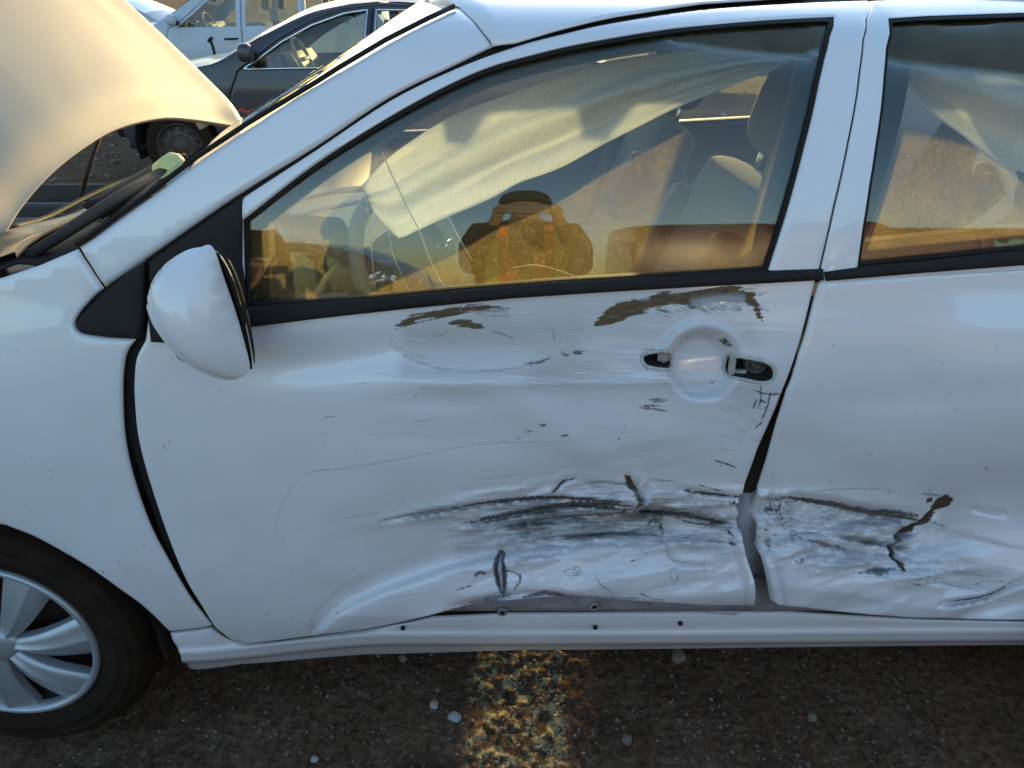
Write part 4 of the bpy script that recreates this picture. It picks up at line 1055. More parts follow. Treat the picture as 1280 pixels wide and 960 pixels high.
# ---------------------------------------------------------------- door mirror
def inflate(name, outline, y0, hf, hb, mat, parent, step=.006, prof=.5):
    pts = [tuple(p) for p in smooth_path(outline, 5, True)]
    rs = resample(pts, step)
    X, Z = np.meshgrid(np.arange(min(p[0] for p in pts), max(p[0] for p in pts), step), np.arange(min(p[1] for p in pts), max(p[1] for p in pts), step))
    X, Z = X.ravel(), Z.ravel(); ok = in_poly(X, Z, pts); X, Z = X[ok], Z[ok]
    d = seg_dist(X, Z, pts, True)[0]; k = d > step * .6; X, Z = X[k], Z[k]
    allp = np.concatenate([np.array([tuple(p) for p in rs]), np.stack([X, Z], 1)])
    n = len(rs)
    vo, _, fo, *_ = delaunay_2d_cdt([Vector((float(a), float(b))) for a, b in allp], [(i, (i + 1) % n) for i in range(n)], [], 0, 1e-7)
    V = np.array([v[:] for v in vo]); F = np.array([tuple(f) for f in fo]); C = V[F].mean(1)
    F = F[in_poly(C[:, 0], C[:, 1], pts)]
    d = seg_dist(V[:, 0], V[:, 1], pts, True)[0]
    # smooth dome: solve a membrane so there is no medial ridge
    h = np.zeros(len(V)); bnd = d < 1e-6
    e = np.concatenate([F[:, [0, 1]], F[:, [1, 2]], F[:, [2, 0]]]); deg = np.bincount(e.ravel(), minlength=len(V)).astype(float)
    for _ in range(900):
        acc = np.bincount(e[:, 0], h[e[:, 1]], len(V)) + np.bincount(e[:, 1], h[e[:, 0]], len(V))
        h = acc / np.maximum(deg, 1) + step * step; h[bnd] = 0
    h = (h / h.max()) ** prof
    cr = (V[F[:, 1]] - V[F[:, 0]]); c2 = V[F[:, 2]] - V[F[:, 0]]
    f2 = F.copy(); neg = cr[:, 0] * c2[:, 1] - cr[:, 1] * c2[:, 0] < 0; f2[neg] = f2[neg][:, ::-1]
    nv = len(V)
    fr_ = np.stack([V[:, 0], y0(V) - hf * h, V[:, 1]], 1); bk = np.stack([V[:, 0], y0(V) + hb * h + 1e-4, V[:, 1]], 1)
    return mesh_obj(name, np.concatenate([fr_, bk]), [tuple(f) for f in f2] + [tuple(f[::-1] + nv) for f in f2], mat, parent)

YM = -.085
cap_px = [(266, 309), (250, 309), (233, 313), (214, 324), (201, 336), (190, 352), (186, 372), (190, 393), (208, 419), (232, 446), (256, 462), (280, 471), (300, 472), (311, 463), (311, 449), (297, 397), (281, 350)]
cap_xz = [(at_y(u, v, YM)[0], at_y(u, v, YM)[2]) for u, v in cap_px]
door_mirror = MB()
arm_a = on_S(240, 395, -.005); 
door_mirror.tube([arm_a, (arm_a[0] - .0, arm_a[1] - .06, arm_a[2] - .005), (arm_a[0] + .03, YM, arm_a[2])], [.040, .032, .03], 14, flat=.6)
dm_ = door_mirror.build('door_mirror', M['black_plastic'], car)
inflate('mirror_cap', cap_xz, lambda V: np.full(len(V), YM), .062, .006, M['paint_clean'], dm_, step=.0045, prof=.55)
rim = MB(); rp = [at_y(u, v, YM + .012) for u, v in [(262, 308), (274, 316), (290, 345), (304, 392), (313, 436), (315, 460)]]
rp = [tuple(p) for p in smooth_path(rp, 6)]
rim.tube(rp, [.003 + .0035 * math.sin(math.pi * k / (len(rp) - 1)) ** .5 for k in range(len(rp))], 10, flat=1.3, up=(1, 0, 0))
rim.build('mirror_rim', M['black_plastic'], dm_)
mg = MB(); mg.grid([[(p[0] + .004, YM + .005 + w, p[2]) for p in rp] for w in (-.004, .003, .008, .012)]); mg.build('mirror_glass', M['mirror_glass'], dm_)
hs = MB(); hs.grid([[(p[0] - .06 * k, YM + .017 - .004 * k, p[2]) for p in rp] for k in (0, .3, .6, 1)]); hs.build('mirror_back', M['black_plastic'], dm_)

# ---------------------------------------------------------------- wheels
def make_wheel(name):
    w = MB()   # local: axle along y, outer face at y = 0 facing -y
    prof = [(.200, .006), (.206, -.002), (.222, -.010), (.224, -.014), (.236, -.0145), (.238, -.0165), (.244, -.0165), (.246, -.0145), (.262, -.013), (.264, -.0150), (.268, -.0150), (.270, -.011), (.280, -.004), (.282, -.005), (.285, -.002), (.288, .004), (.299, .022), (.3045, .045), (.3055, .1), (.3045, .16), (.299, .182), (.285, .20), (.24, .208), (.20, .20), (.198, .10)]
    Mx = Matrix.Rotation(math.pi / 2, 4, 'X')
    Mx = Matrix(((1, 0, 0, 0), (0, 0, 1, 0), (0, -1, 0, 0), (0, 0, 0, 1)))  # local z (height) -> +y
    root = empty(name); w.lathe(prof, Mx, 96).build('tyre', M['tyre'], root)
    tr = MB()
    for k in range(72):
        a = 2 * math.pi * k / 72
        for y, sk in ((.055, .03), (.10, 0), (.145, -.03)):
            r = .3062; c = Vector((r * math.cos(a + sk), y, r * math.sin(a + sk)))
            tr.box(c, (.005, .034, .018), Matrix.Rotation(-(a + sk), 3, 'Y'))
    tr.build('tread_block', M['tyre'], root)['kind'] = 'stuff'
    r_ = MB(); r_.lathe([(.200, .004), (.196, .02), (.188, .05), (.180, .07), (.10, .075), (.06, .06), (0, .06)], Mx, 64)
    rm = r_.build('rim', M['rust_steel'], root)
    for k in range(5):
        a = 2 * math.pi * k / 5; MB().lathe([(.012, .0), (.012, -.02), (.008, -.022), (0, -.022)], Matrix.Translation((.055 * math.cos(a), .06, .055 * math.sin(a))) @ Mx, 8).build('wheel_nut', M['gap_dark'], root)
    for k in range(10):
        a = 2 * math.pi * (k + .5) / 10; MB().lathe([(.020, .071), (.019, .0695), (.0, .0695)], Matrix.Translation((.140 * math.cos(a), 0, .140 * math.sin(a))) @ Mx, 12).build('rim_hole', M['gap_dark'], root)
    # seven swirling spokes of the wheel trim
    N = 7
    MB().lathe([(.2035, .004), (.203, -.006), (.196, -.010), (.190, -.006), (.186, .006), (.187, .016)], Mx, 84).build('trim_ring', M['silver'], root)
    MB().lathe([(.044, .02), (.042, -.002), (.036, -.012), (.018, -.015), (0, -.0155)], Mx, 42).build('hub_cap', M['silver'], root)
    for k in range(N):
        a0 = 2 * math.pi * k / N + .12
        rows = []
        for q in np.linspace(0, 1, 14):
            r = .030 + q * .160
            mid = a0 + .30 * q - .10 * q * q
            half = (.016 + .034 * q) / r
            y = -.004 - .012 * math.sin(math.pi * min(1, q * .85 + .15))
            # flat leading face, a crisp ridge and a falling trailing face
            rows.append([(r * math.cos(mid + s * half), y + dy, r * math.sin(mid + s * half)) for s, dy in ((-1.0, .030), (-.98, .012 - .004 * q), (-.55, .004), (-.16, -.0015), (-.10, -.002), (.0, .0005), (.5, .004), (.97, .008), (1.0, .012), (1.0, .030))])
        t = MB().grid(rows)
        t.build('spoke', M['silver'], root)
    return root

def copy_tree(o, parent=None):
    c = o.copy(); COL.objects.link(c); c.parent = parent
    for ch in list(o.children): copy_tree(ch, c)
    return c
wheel = make_wheel('wheel')
wheel.parent = car; wheel.location = (-1.06, .035, .302); wheel.rotation_euler = (0, R(13), 0)
w = copy_tree(wheel, car); w.location = (1.50, .03, .302); w.rotation_euler = (0, 1.0, 0)
for x in (-1.06, 1.50):
    w = copy_tree(wheel, car); w.location = (x, 1.725, .302); w.rotation_euler = (0, .7, math.pi)
for x in (-1.06, 1.50):
    ln = MB()
    ln.grid([[(x + .335 * math.cos(a), y, .30 + .350 * math.sin(a)) for a in np.linspace(-.1, math.pi + .1, 20)] for y in (.03, .12, .3, .36)])
    ln.grid([[(x + r * math.cos(a), .34, .30 + r * math.sin(a)) for a in np.linspace(-.4, math.pi + .4, 20)] for r in (.05, .42)])
    ln.build('wheel_arch_liner', M['gap_dark'], car)
# ---------------------------------------------------------------- cabin
def soft_box(name, c, d, mat, parent, rot=None, bev=.04, sub=2):
    mb = MB().box((0, 0, 0), d, bev=bev)
    o = mb.build(name, mat, parent)
    o.data.polygons.foreach_set('use_smooth', [True] * len(o.data.polygons))
    o.location = c
    if rot: o.rotation_euler = rot
    b = o.modifiers.new('subd', 'SUBSURF'); b.levels = b.render_levels = sub
    return o

dsh = MB().prism([(-.86, 1.06), (-.62, 1.065), (-.46, 1.05), (-.40, 1.01), (-.385, .93), (-.42, .84), (-.46, .60), (-.86, .60)], [.13, .16, .45, .88, 1.3, 1.60, 1.63], True).build('dashboard', M['dash'], car, bevel=.01)
bn = MB().prism([(-.58, 1.04), (-.50, 1.085), (-.36, 1.075), (-.34, 1.03), (-.40, .98)], [.30, .34, .50, .62, .66], True); bn.build('instrument_hood', M['dash'], dsh, bevel=.01)
vt = MB(); c = at_y(320, 348, .20)
vt.box((c[0], c[1], c[2]), (.006, .075, .05), Matrix.Rotation(R(-55), 3, 'Z'), .004)
vt.build('air_vent', M['dash_light'], dsh)
for k in range(4):
    sl = MB(); sl.box((c[0] + .002, c[1] - .006, c[2] - .016 + .0105 * k), (.006, .062, .003), Matrix.Rotation(R(-55), 3, 'Z')); sl.build('vent_slat', M['gap_dark'], dsh)
ep = MB(); ep.grid([[at_y(u, v + dv, .12 + dv * .0008) for u in range(300, 450, 15)] for v, dv in ((366, 0), (366, 6), (366, 14), (366, 22))]); ep.build('door_top_pad', M['dash_light'], car)

# steering wheel
SWc = Vector(at_y(520, 338, .44)); ax = Vector((.80, -.42, .42)).normalized()
x_ = ax.orthogonal().normalized(); MW = Matrix.Translation(SWc) @ ax.to_track_quat('Z', 'Y').to_matrix().to_4x4()
sw = MB(); sw.tube([MW @ Vector((.172 * math.cos(a), .172 * math.sin(a), 0)) for a in np.linspace(0, 2 * math.pi, 65)[:-1]], .0165, 12, closed=True, caps=False)
sw_o = sw.build('steering_wheel', M['wheel_rim'], car)
hub = MB(); hub.lathe([(.095, -.05), (.10, -.02), (.085, .015), (.05, .03), (0, .034)], MW, 28); hub.build('airbag_cover', M['trim_dark'], sw_o)
for a in (0.1, math.pi - .1, -math.pi / 2):
    sp = MB(); sp.tube([MW @ Vector((.07 * math.cos(a), .07 * math.sin(a), .0)), MW @ Vector((.18 * math.cos(a), .18 * math.sin(a), 0))], [.026, .017], 8, flat=.45); sp.build('spoke', M['chrome'] if a > 0 else M['dash_light'], sw_o)
cl = MB(); cl.tube([SWc - ax * .02, SWc - ax * .30], [.05, .06], 14); cl.build('steering_column', M['black_plastic'], car)
sk = MB(); sk.tube([SWc - ax * .06, SWc - ax * .06 + Vector((.02, -.16, .05))], [.008, .011], 8); sk.build('indicator_stalk', M['chrome'], car)

def make_seat(name, x, y, w):
    r = empty(name); r.parent = car; r.location = (x, y, 0)
    soft_box('cushion', (.0, 0, .50), (.52, w, .17), M['seat'], r, (0, R(-6), 0), .05)
    soft_box('backrest', (.30, 0, .86), (.15, w, .66), M['seat'], r, (0, R(20), 0), .055)
    for s in (-1, 1): soft_box('bolster', (.275, s * (w * .43), .84), (.19, .09, .52), M['dash'], r, (0, R(20), 0), .035)
    soft_box('headrest', (.455, 0, 1.285), (.11, .27, .19), M['seat'], r, (0, R(14), 0), .05)
    for s in (-1, 1): MB().tube([(.41, s * .07, 1.13), (.45, s * .07, 1.25)], .007, 8).build('headrest_post', M['chrome'], r)
    return r
make_seat('front_seat', .10, .47, .48)
make_seat('front_seat', .06, 1.29, .48)
rb = empty('rear_bench'); rb.parent = car
soft_box('cushion', (1.02, .88, .52), (.52, 1.25, .18), M['seat'], rb, (0, R(-5), 0), .05)
soft_box('backrest', (1.36, .88, .86), (.16, 1.25, .62), M['seat'], rb, (0, R(22), 0), .05)
for y in (.5, .88, 1.26): soft_box('headrest', (1.50, y, 1.20), (.10, .24, .15), M['seat'], rb, (0, R(12), 0), .04)
sh = MB(); sh.box((1.66, .88, 1.10), (.46, 1.3, .02), bev=.005); sh.build('parcel_shelf', M['dash'], car)
cn = MB(); cn.box((.15, .88, .52), (.85, .20, .26), bev=.03); cn.box((-.33, .88, .62), (.24, .26, .40), bev=.03); cn.build('centre_console', M['dash'], car)
# centre pillar trim and seat belt, near and far
for sgn in (1, -1):
    G = []
    for z in np.linspace(.95, 1.44, 14):
        x0 = float(np.interp(z, [.95, 1.44], [.44, .555])); y = float(S(0, z)) + .06
        G.append([(x0 + dx, (y + dy) if sgn > 0 else 1.76 - y - dy, z) for dx, dy in ((-.055, -.02), (-.05, .01), (-.02, .03), (.06, .03), (.09, .01), (.095, -.02))])
    MB().grid(G).build('pillar_trim', M['trim_dark'], car)
sb = MB(); pts = [(.515, .27, 1.30), (.47, .25, 1.10), (.43, .20, .85), (.42, .18, .5)]
sb.tube(pts, .024, 6, flat=.08, up=(1, 0, 0)); sb.build('seat_belt', M['rubber'], car)
sb = MB(); pts = smooth_path([at_y(1215, 215, .6), at_y(1225, 195, .62), at_y(1250, 200, .64), at_y(1262, 250, .66), at_y(1200, 300, .7)], 5)
sb.tube([tuple(p) for p in pts], .020, 6, flat=.1, up=(0, 0, 1)); sb.build('seat_belt', M['airbag'], car)
sb = MB(); pts = [at_y(1258, 215, .8), at_y(1205, 290, .85), at_y(1180, 330, .9)]
sb.tube(pts, .022, 6, flat=.1, up=(1, 0, 0)); sb.build('seat_belt', M['rubber'], car)

# deployed curtain airbags
def sheet(name, top, bot, y, mat, n=56, m=30, amp=.03, seed=1, folds=None):
    T = resample([np.array(p, float) for p in smooth_path(top, 8)], 400, False); Bt = resample([np.array(p, float) for p in smooth_path(bot, 8)], 400, False)
    def at(Pl, s):
        L = [0]
        for a, b in zip(Pl[:-1], Pl[1:]): L.append(L[-1] + np.linalg.norm(b - a))
        q = s * L[-1]; return np.array([np.interp(q, L, [p[0] for p in Pl]), np.interp(q, L, [p[1] for p in Pl])])
    G = []
    for j in range(m):
        r = j / (m - 1); row = []
        for i in range(n):
            s = i / (n - 1)
            p = at(T, s) * (1 - r) + at(Bt, s) * r
            d = folds(s, r) if folds else 0
            d += amp * (float(fbm(s * 3 + r * 1.5, r * 4 - s, seed, 3)) - .5) + amp * .35 * (float(fbm(s * 14, r * 9, seed + 5, 2)) - .5)
            row.append(at_y(p[0], p[1], y + d + .05 * (1 - r) * 0))
        G.append(row)
    o = MB().grid(G).build(name, mat, car)
    sm = o.modifiers.new('thick', 'SOLIDIFY'); sm.thickness = .0015
    return o
def f1(s, r):
    a = .045 * math.exp(-((r - (.50 - .1 * s)) / .13) ** 2) * (1 - .6 * s)          # proud ridge
    b = -.05 * math.exp(-((r - (.74 - .05 * s)) / .10) ** 2) * math.sin(math.pi * min(1, s * 1.3)) * .8
    return -a - b * .7 + .06 * r * (1 - s) - .03
ca = sheet('curtain_airbag', [(452, 232), (470, 212), (500, 186), (565, 145), (640, 116), (700, 96), (762, 76), (860, 64), (950, 62), (986, 76)],
      [(470, 268), (496, 297), (519, 289), (560, 271), (612, 249), (650, 228), (700, 209), (762, 176), (840, 138), (912, 108), (984, 82)], .30, M['airbag'], folds=f1, seed=3)
part(ca, 'deflated pale curtain airbag hanging behind the front window')
def f2(s, r): return .05 * math.exp(-((r - .75) / .16) ** 2) - .04 * math.exp(-((r - .45) / .14) ** 2)
cb = sheet('curtain_airbag', [(1104, 50), (1160, 52), (1280, 52), (1450, 56)], [(1112, 78), (1147, 124), (1170, 146), (1206, 172), (1245, 204), (1281, 216), (1450, 262)], .34, M['airbag'], folds=f2, seed=9)
part(cb, 'deflated pale curtain airbag hanging behind the rear window')
pa = [(at_y(u, v, .52)[0], at_y(u, v, .52)[2]) for u, v in [(338, 258), (362, 243), (400, 237), (455, 234), (466, 248), (474, 270), (490, 296), (470, 306), (440, 312), (408, 318), (370, 306), (336, 302), (318, 290)]]
pab = inflate('passenger_airbag', pa, lambda V: np.full(len(V), .52), .05, .10, M['airbag'], car, step=.012)
for q in ([(340, 262), (380, 248), (420, 240), (456, 237)], [(386, 246), (430, 236), (458, 234), (462, 258)], [(346, 274), (400, 262), (452, 252), (462, 262)]):
    e = MB(); e.tube([tuple(at_y(u, v, .47)) for u, v in q], .0045, 6); e.build('airbag_seam', M['thread'], pab)
for i, q in enumerate(([(456, 236), (460, 262), (463, 300), (468, 350), (472, 385)], [(478, 190), (488, 215), (500, 240), (510, 262), (524, 288), (540, 330), (562, 370)], [(486, 290), (492, 320), (505, 350), (515, 372)], [(560, 268), (570, 290), (590, 325)], [(640, 335), (670, 331), (705, 340), (735, 352)], [(452, 245), (458, 252), (466, 255)], [(450, 258), (458, 262), (462, 268)])):
    e = MB(); e.tube([tuple(at_y(u, v, .26 if i < 4 else .2)) for u, v in [tuple(p) for p in smooth_path(q, 4)]], .0011, 5); e.build('loose_thread', M['thread'], car)
# ---------------------------------------------------------------- ground
def axis(lo, hi, d, far, g=1.13):
    a = list(np.arange(lo, hi, d)); s = d
    while a[-1] < far: s *= g; a.append(a[-1] + s)
    s = d; b = [lo]
    while b[-1] > -far: s *= g; b.append(b[-1] - s)
    return np.array(b[:0:-1] + a)
gx = axis(-1.0, 1.0, .006, 900, 1.12); gy = axis(-.12, .42, .006, 900, 1.10)
X, Y = np.meshgrid(gx, gy)
near = np.exp(-(np.maximum(np.abs(X) - 1.5, 0) / 3) ** 2 - (np.maximum(np.abs(Y - .2) - .6, 0) / 2) ** 2)
Hh = .014 * (fbm(X * 3, Y * 3, 101, 3) - .5) + .009 * (fbm(X * 13, Y * 13, 102, 4) - .5) + .005 * (np.abs(2 * fbm(X * 38, Y * 38, 103, 3) - 1) - .3) + .003 * (fbm(X * 110, Y * 110, 104, 2) - .5)
Hf = .05 * (fbm(X * .6, Y * .6, 105, 4) - .5) + .03 * (fbm(X * 4, Y * 4, 106, 3) - .5) * np.exp(-(np.hypot(X, Y) / 30) ** 2)
Hz = Hh * near + Hf * (1 - near) - .004
n_, m_ = X.shape
vid = np.arange(n_ * m_).reshape(n_, m_)
fc = np.stack([vid[:-1, :-1], vid[:-1, 1:], vid[1:, 1:], vid[1:, :-1]], -1).reshape(-1, 4)
def dirt_mat():
    m, t, n, l, p = new_mat('dirt')
    tc = n.new('ShaderNodeTexCoord')
    a = n.new('ShaderNodeTexNoise'); a.inputs['Scale'].default_value = 4; a.inputs['Detail'].default_value = 9; a.inputs['Roughness'].default_value = .7
    b = n.new('ShaderNodeTexNoise'); b.inputs['Scale'].default_value = 60; b.inputs['Detail'].default_value = 6; b.inputs['Roughness'].default_value = .7
    vo = n.new('ShaderNodeTexVoronoi'); vo.inputs['Scale'].default_value = 45
    for q in (a, b, vo): l.new(tc.outputs['Object'], q.inputs['Vector'])
    r1 = n.new('ShaderNodeValToRGB'); e = r1.color_ramp.elements
    e[0].position = .32; e[0].color = (.074, .043, .027, 1); e[1].position = .70; e[1].color = (.185, .118, .078, 1)
    r2 = n.new('ShaderNodeValToRGB'); e = r2.color_ramp.elements
    e[0].position = .35; e[0].color = (.45, .42, .40, 1); e[1].position = .72; e[1].color = (1.6, 1.55, 1.5, 1)
    mx = n.new('ShaderNodeMix'); mx.data_type = 'RGBA'; mx.blend_type = 'MULTIPLY'; mx.inputs[0].default_value = 1
    l.new(a.outputs[0], r1.inputs[0]); l.new(b.outputs[0], r2.inputs[0]); l.new(r1.outputs[0], mx.inputs[6]); l.new(r2.outputs[0], mx.inputs[7])
    # yellow painted into the dirt to strengthen the sun patch, broken up by noise
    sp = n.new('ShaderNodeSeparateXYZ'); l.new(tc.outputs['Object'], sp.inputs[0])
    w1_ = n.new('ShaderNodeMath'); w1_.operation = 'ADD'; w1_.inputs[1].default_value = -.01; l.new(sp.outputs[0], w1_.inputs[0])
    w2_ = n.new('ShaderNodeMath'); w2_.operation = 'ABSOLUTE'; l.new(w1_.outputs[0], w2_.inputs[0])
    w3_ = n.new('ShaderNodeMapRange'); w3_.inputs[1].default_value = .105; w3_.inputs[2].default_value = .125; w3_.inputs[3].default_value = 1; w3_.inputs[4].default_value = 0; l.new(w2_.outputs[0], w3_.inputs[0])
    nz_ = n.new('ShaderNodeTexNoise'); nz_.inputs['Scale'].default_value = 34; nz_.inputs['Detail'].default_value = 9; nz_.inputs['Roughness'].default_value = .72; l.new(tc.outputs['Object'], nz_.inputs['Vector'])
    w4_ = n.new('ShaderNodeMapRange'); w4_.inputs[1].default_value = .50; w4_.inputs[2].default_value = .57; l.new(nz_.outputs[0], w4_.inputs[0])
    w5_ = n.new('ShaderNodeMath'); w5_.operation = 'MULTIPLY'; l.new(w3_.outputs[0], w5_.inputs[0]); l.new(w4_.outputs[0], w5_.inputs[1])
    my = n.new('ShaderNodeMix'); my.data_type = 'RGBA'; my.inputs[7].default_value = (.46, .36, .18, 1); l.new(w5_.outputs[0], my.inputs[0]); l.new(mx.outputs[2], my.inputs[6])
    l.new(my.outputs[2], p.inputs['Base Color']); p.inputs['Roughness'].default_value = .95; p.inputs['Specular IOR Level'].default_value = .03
    bp = n.new('ShaderNodeBump'); bp.inputs['Strength'].default_value = .8; bp.inputs['Distance'].default_value = .006
    ad = n.new('ShaderNodeMath'); ad.operation = 'MULTIPLY_ADD'; ad.inputs[1].default_value = -.5
    l.new(vo.outputs[0], ad.inputs[0]); l.new(b.outputs[0], ad.inputs[2]); l.new(ad.outputs[0], bp.inputs['Height']); l.new(bp.outputs[0], p.inputs['Normal'])
    return m
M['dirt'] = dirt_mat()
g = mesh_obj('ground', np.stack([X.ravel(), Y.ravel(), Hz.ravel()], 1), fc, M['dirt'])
tag(g, 'packed brown dirt of the yard under and around the cars', None, None, 'structure')
def gz(x, y):
    i = int(np.clip(np.searchsorted(gx, x), 1, m_ - 1)); j = int(np.clip(np.searchsorted(gy, y), 1, n_ - 1))
    return float(Hz[j, i])
def rock_mesh(r, seed, sq=(1, .8, .6), sub=3):
    bm = bmesh.new(); bmesh.ops.create_icosphere(bm, subdivisions=sub, radius=1)
    rng = random.Random(seed)
    pl = [(Vector((rng.gauss(0, 1), rng.gauss(0, 1), rng.gauss(0, 1))).normalized(), rng.uniform(.62, .95)) for _ in range(12)]
    for v in bm.verts:
        for nn, dd in pl:
            k = v.co.dot(nn)
            if k > dd: v.co -= nn * (k - dd) * .9
        v.co *= 1 + .05 * (rng.random() - .5)
        v.co = Vector((v.co.x * sq[0], v.co.y * sq[1], v.co.z * sq[2])) * r
    me = bpy.data.meshes.new('stone'); bm.to_mesh(me); bm.free()
    me.polygons.foreach_set('use_smooth', [sub > 2] * len(me.polygons))
    return me
st = [simple('pale_stone', (.36, .37, .38), .85, bump=.5, bscale=60, var=.25, vscale=30), simple('brown_stone', (.17, .14, .11), .9, bump=.6, bscale=60, var=.3, vscale=30)]
for (u, v, r, mi, lab) in ((568, 897, .017, 0, 'largest pale grey stone lying on the dirt below the door'), (543, 881, .012, 0, 'small narrow grey stone just left of the largest stone'), (848, 822, .021, 1, 'round brown stone half under the sill on the right'),
                       (503, 822, .012, 1, 'small brown stone under the sill, left of the sunlit patch'), (393, 948, .009, 0, 'tiny white pebble near the bottom edge beside the wheel'), (697, 818, .012, 1, 'dull stone at the top edge of the sunlit dirt'), (1015, 898, .013, 1, 'flat brown stone on the dark dirt right of the sunlit patch'), (784, 924, .014, 1, 'brown stone on the dirt just right of the sunlit patch')):
    x, y, _ = at_z(u, v, .0)
    me = rock_mesh(r, int(u), (1, .9, .85)); me.materials.append(st[mi])
    o = link(bpy.data.objects.new('stone', me)); o.location = (x, y, gz(x, y) + r * .35); o.rotation_euler = (.3, .2, u)
    tag(o, lab, 'stone', 'stones on the dirt by the sill')
# loose grit: nobody could count it
gv, gf = [], []
rng = random.Random(9)
base = []
for k in range(6):
    bm = bmesh.new(); bmesh.ops.create_icosphere(bm, subdivisions=1, radius=1)
    for v in bm.verts: v.co *= rng.uniform(.6, 1.15)
    bm.verts.index_update(); base.append(([v.co.copy() for v in bm.verts], [[v.index for v in f.verts] for f in bm.faces])); bm.free()
def grit(n, xr, yr, rr, name, mat, lab):
    mb = MB()
    for _ in range(n):
        x, y = rng.uniform(*xr), rng.uniform(*yr); r = rng.uniform(*rr) * rng.random() ** 1.5 + rr[0] * .5
        vs, fs = rng.choice(base); a = rng.random() * 6.28; ca_, sa_ = math.cos(a), math.sin(a); z = gz(x, y) + r * .2
        mb.add([(x + (v.x * ca_ - v.y * sa_) * r, y + (v.x * sa_ + v.y * ca_) * r * .9, z + v.z * r * .6) for v in vs], fs, False)
    o = mb.build(name, mat); tag(o, lab, None, None, 'stuff')
grit(2600, (-1.0, 1.0), (-.15, .45), (.0015, .007), 'grit', st[1], 'loose brown grit on the dirt beside the car')
grit(70, (-1.0, 1.0), (-.15, .45), (.001, .004), 'pale_grit', st[0], 'scattered pale grit on the dirt beside the car')
grit(1500, (-5, 4), (2.2, 9), (.008, .045), 'gravel', st[1], 'rubble and gravel on the yard behind the car')
grit(500, (-5, 6), (2.2, 14), (.008, .05), 'pale_gravel', st[0], 'pale rubble on the yard behind the car')

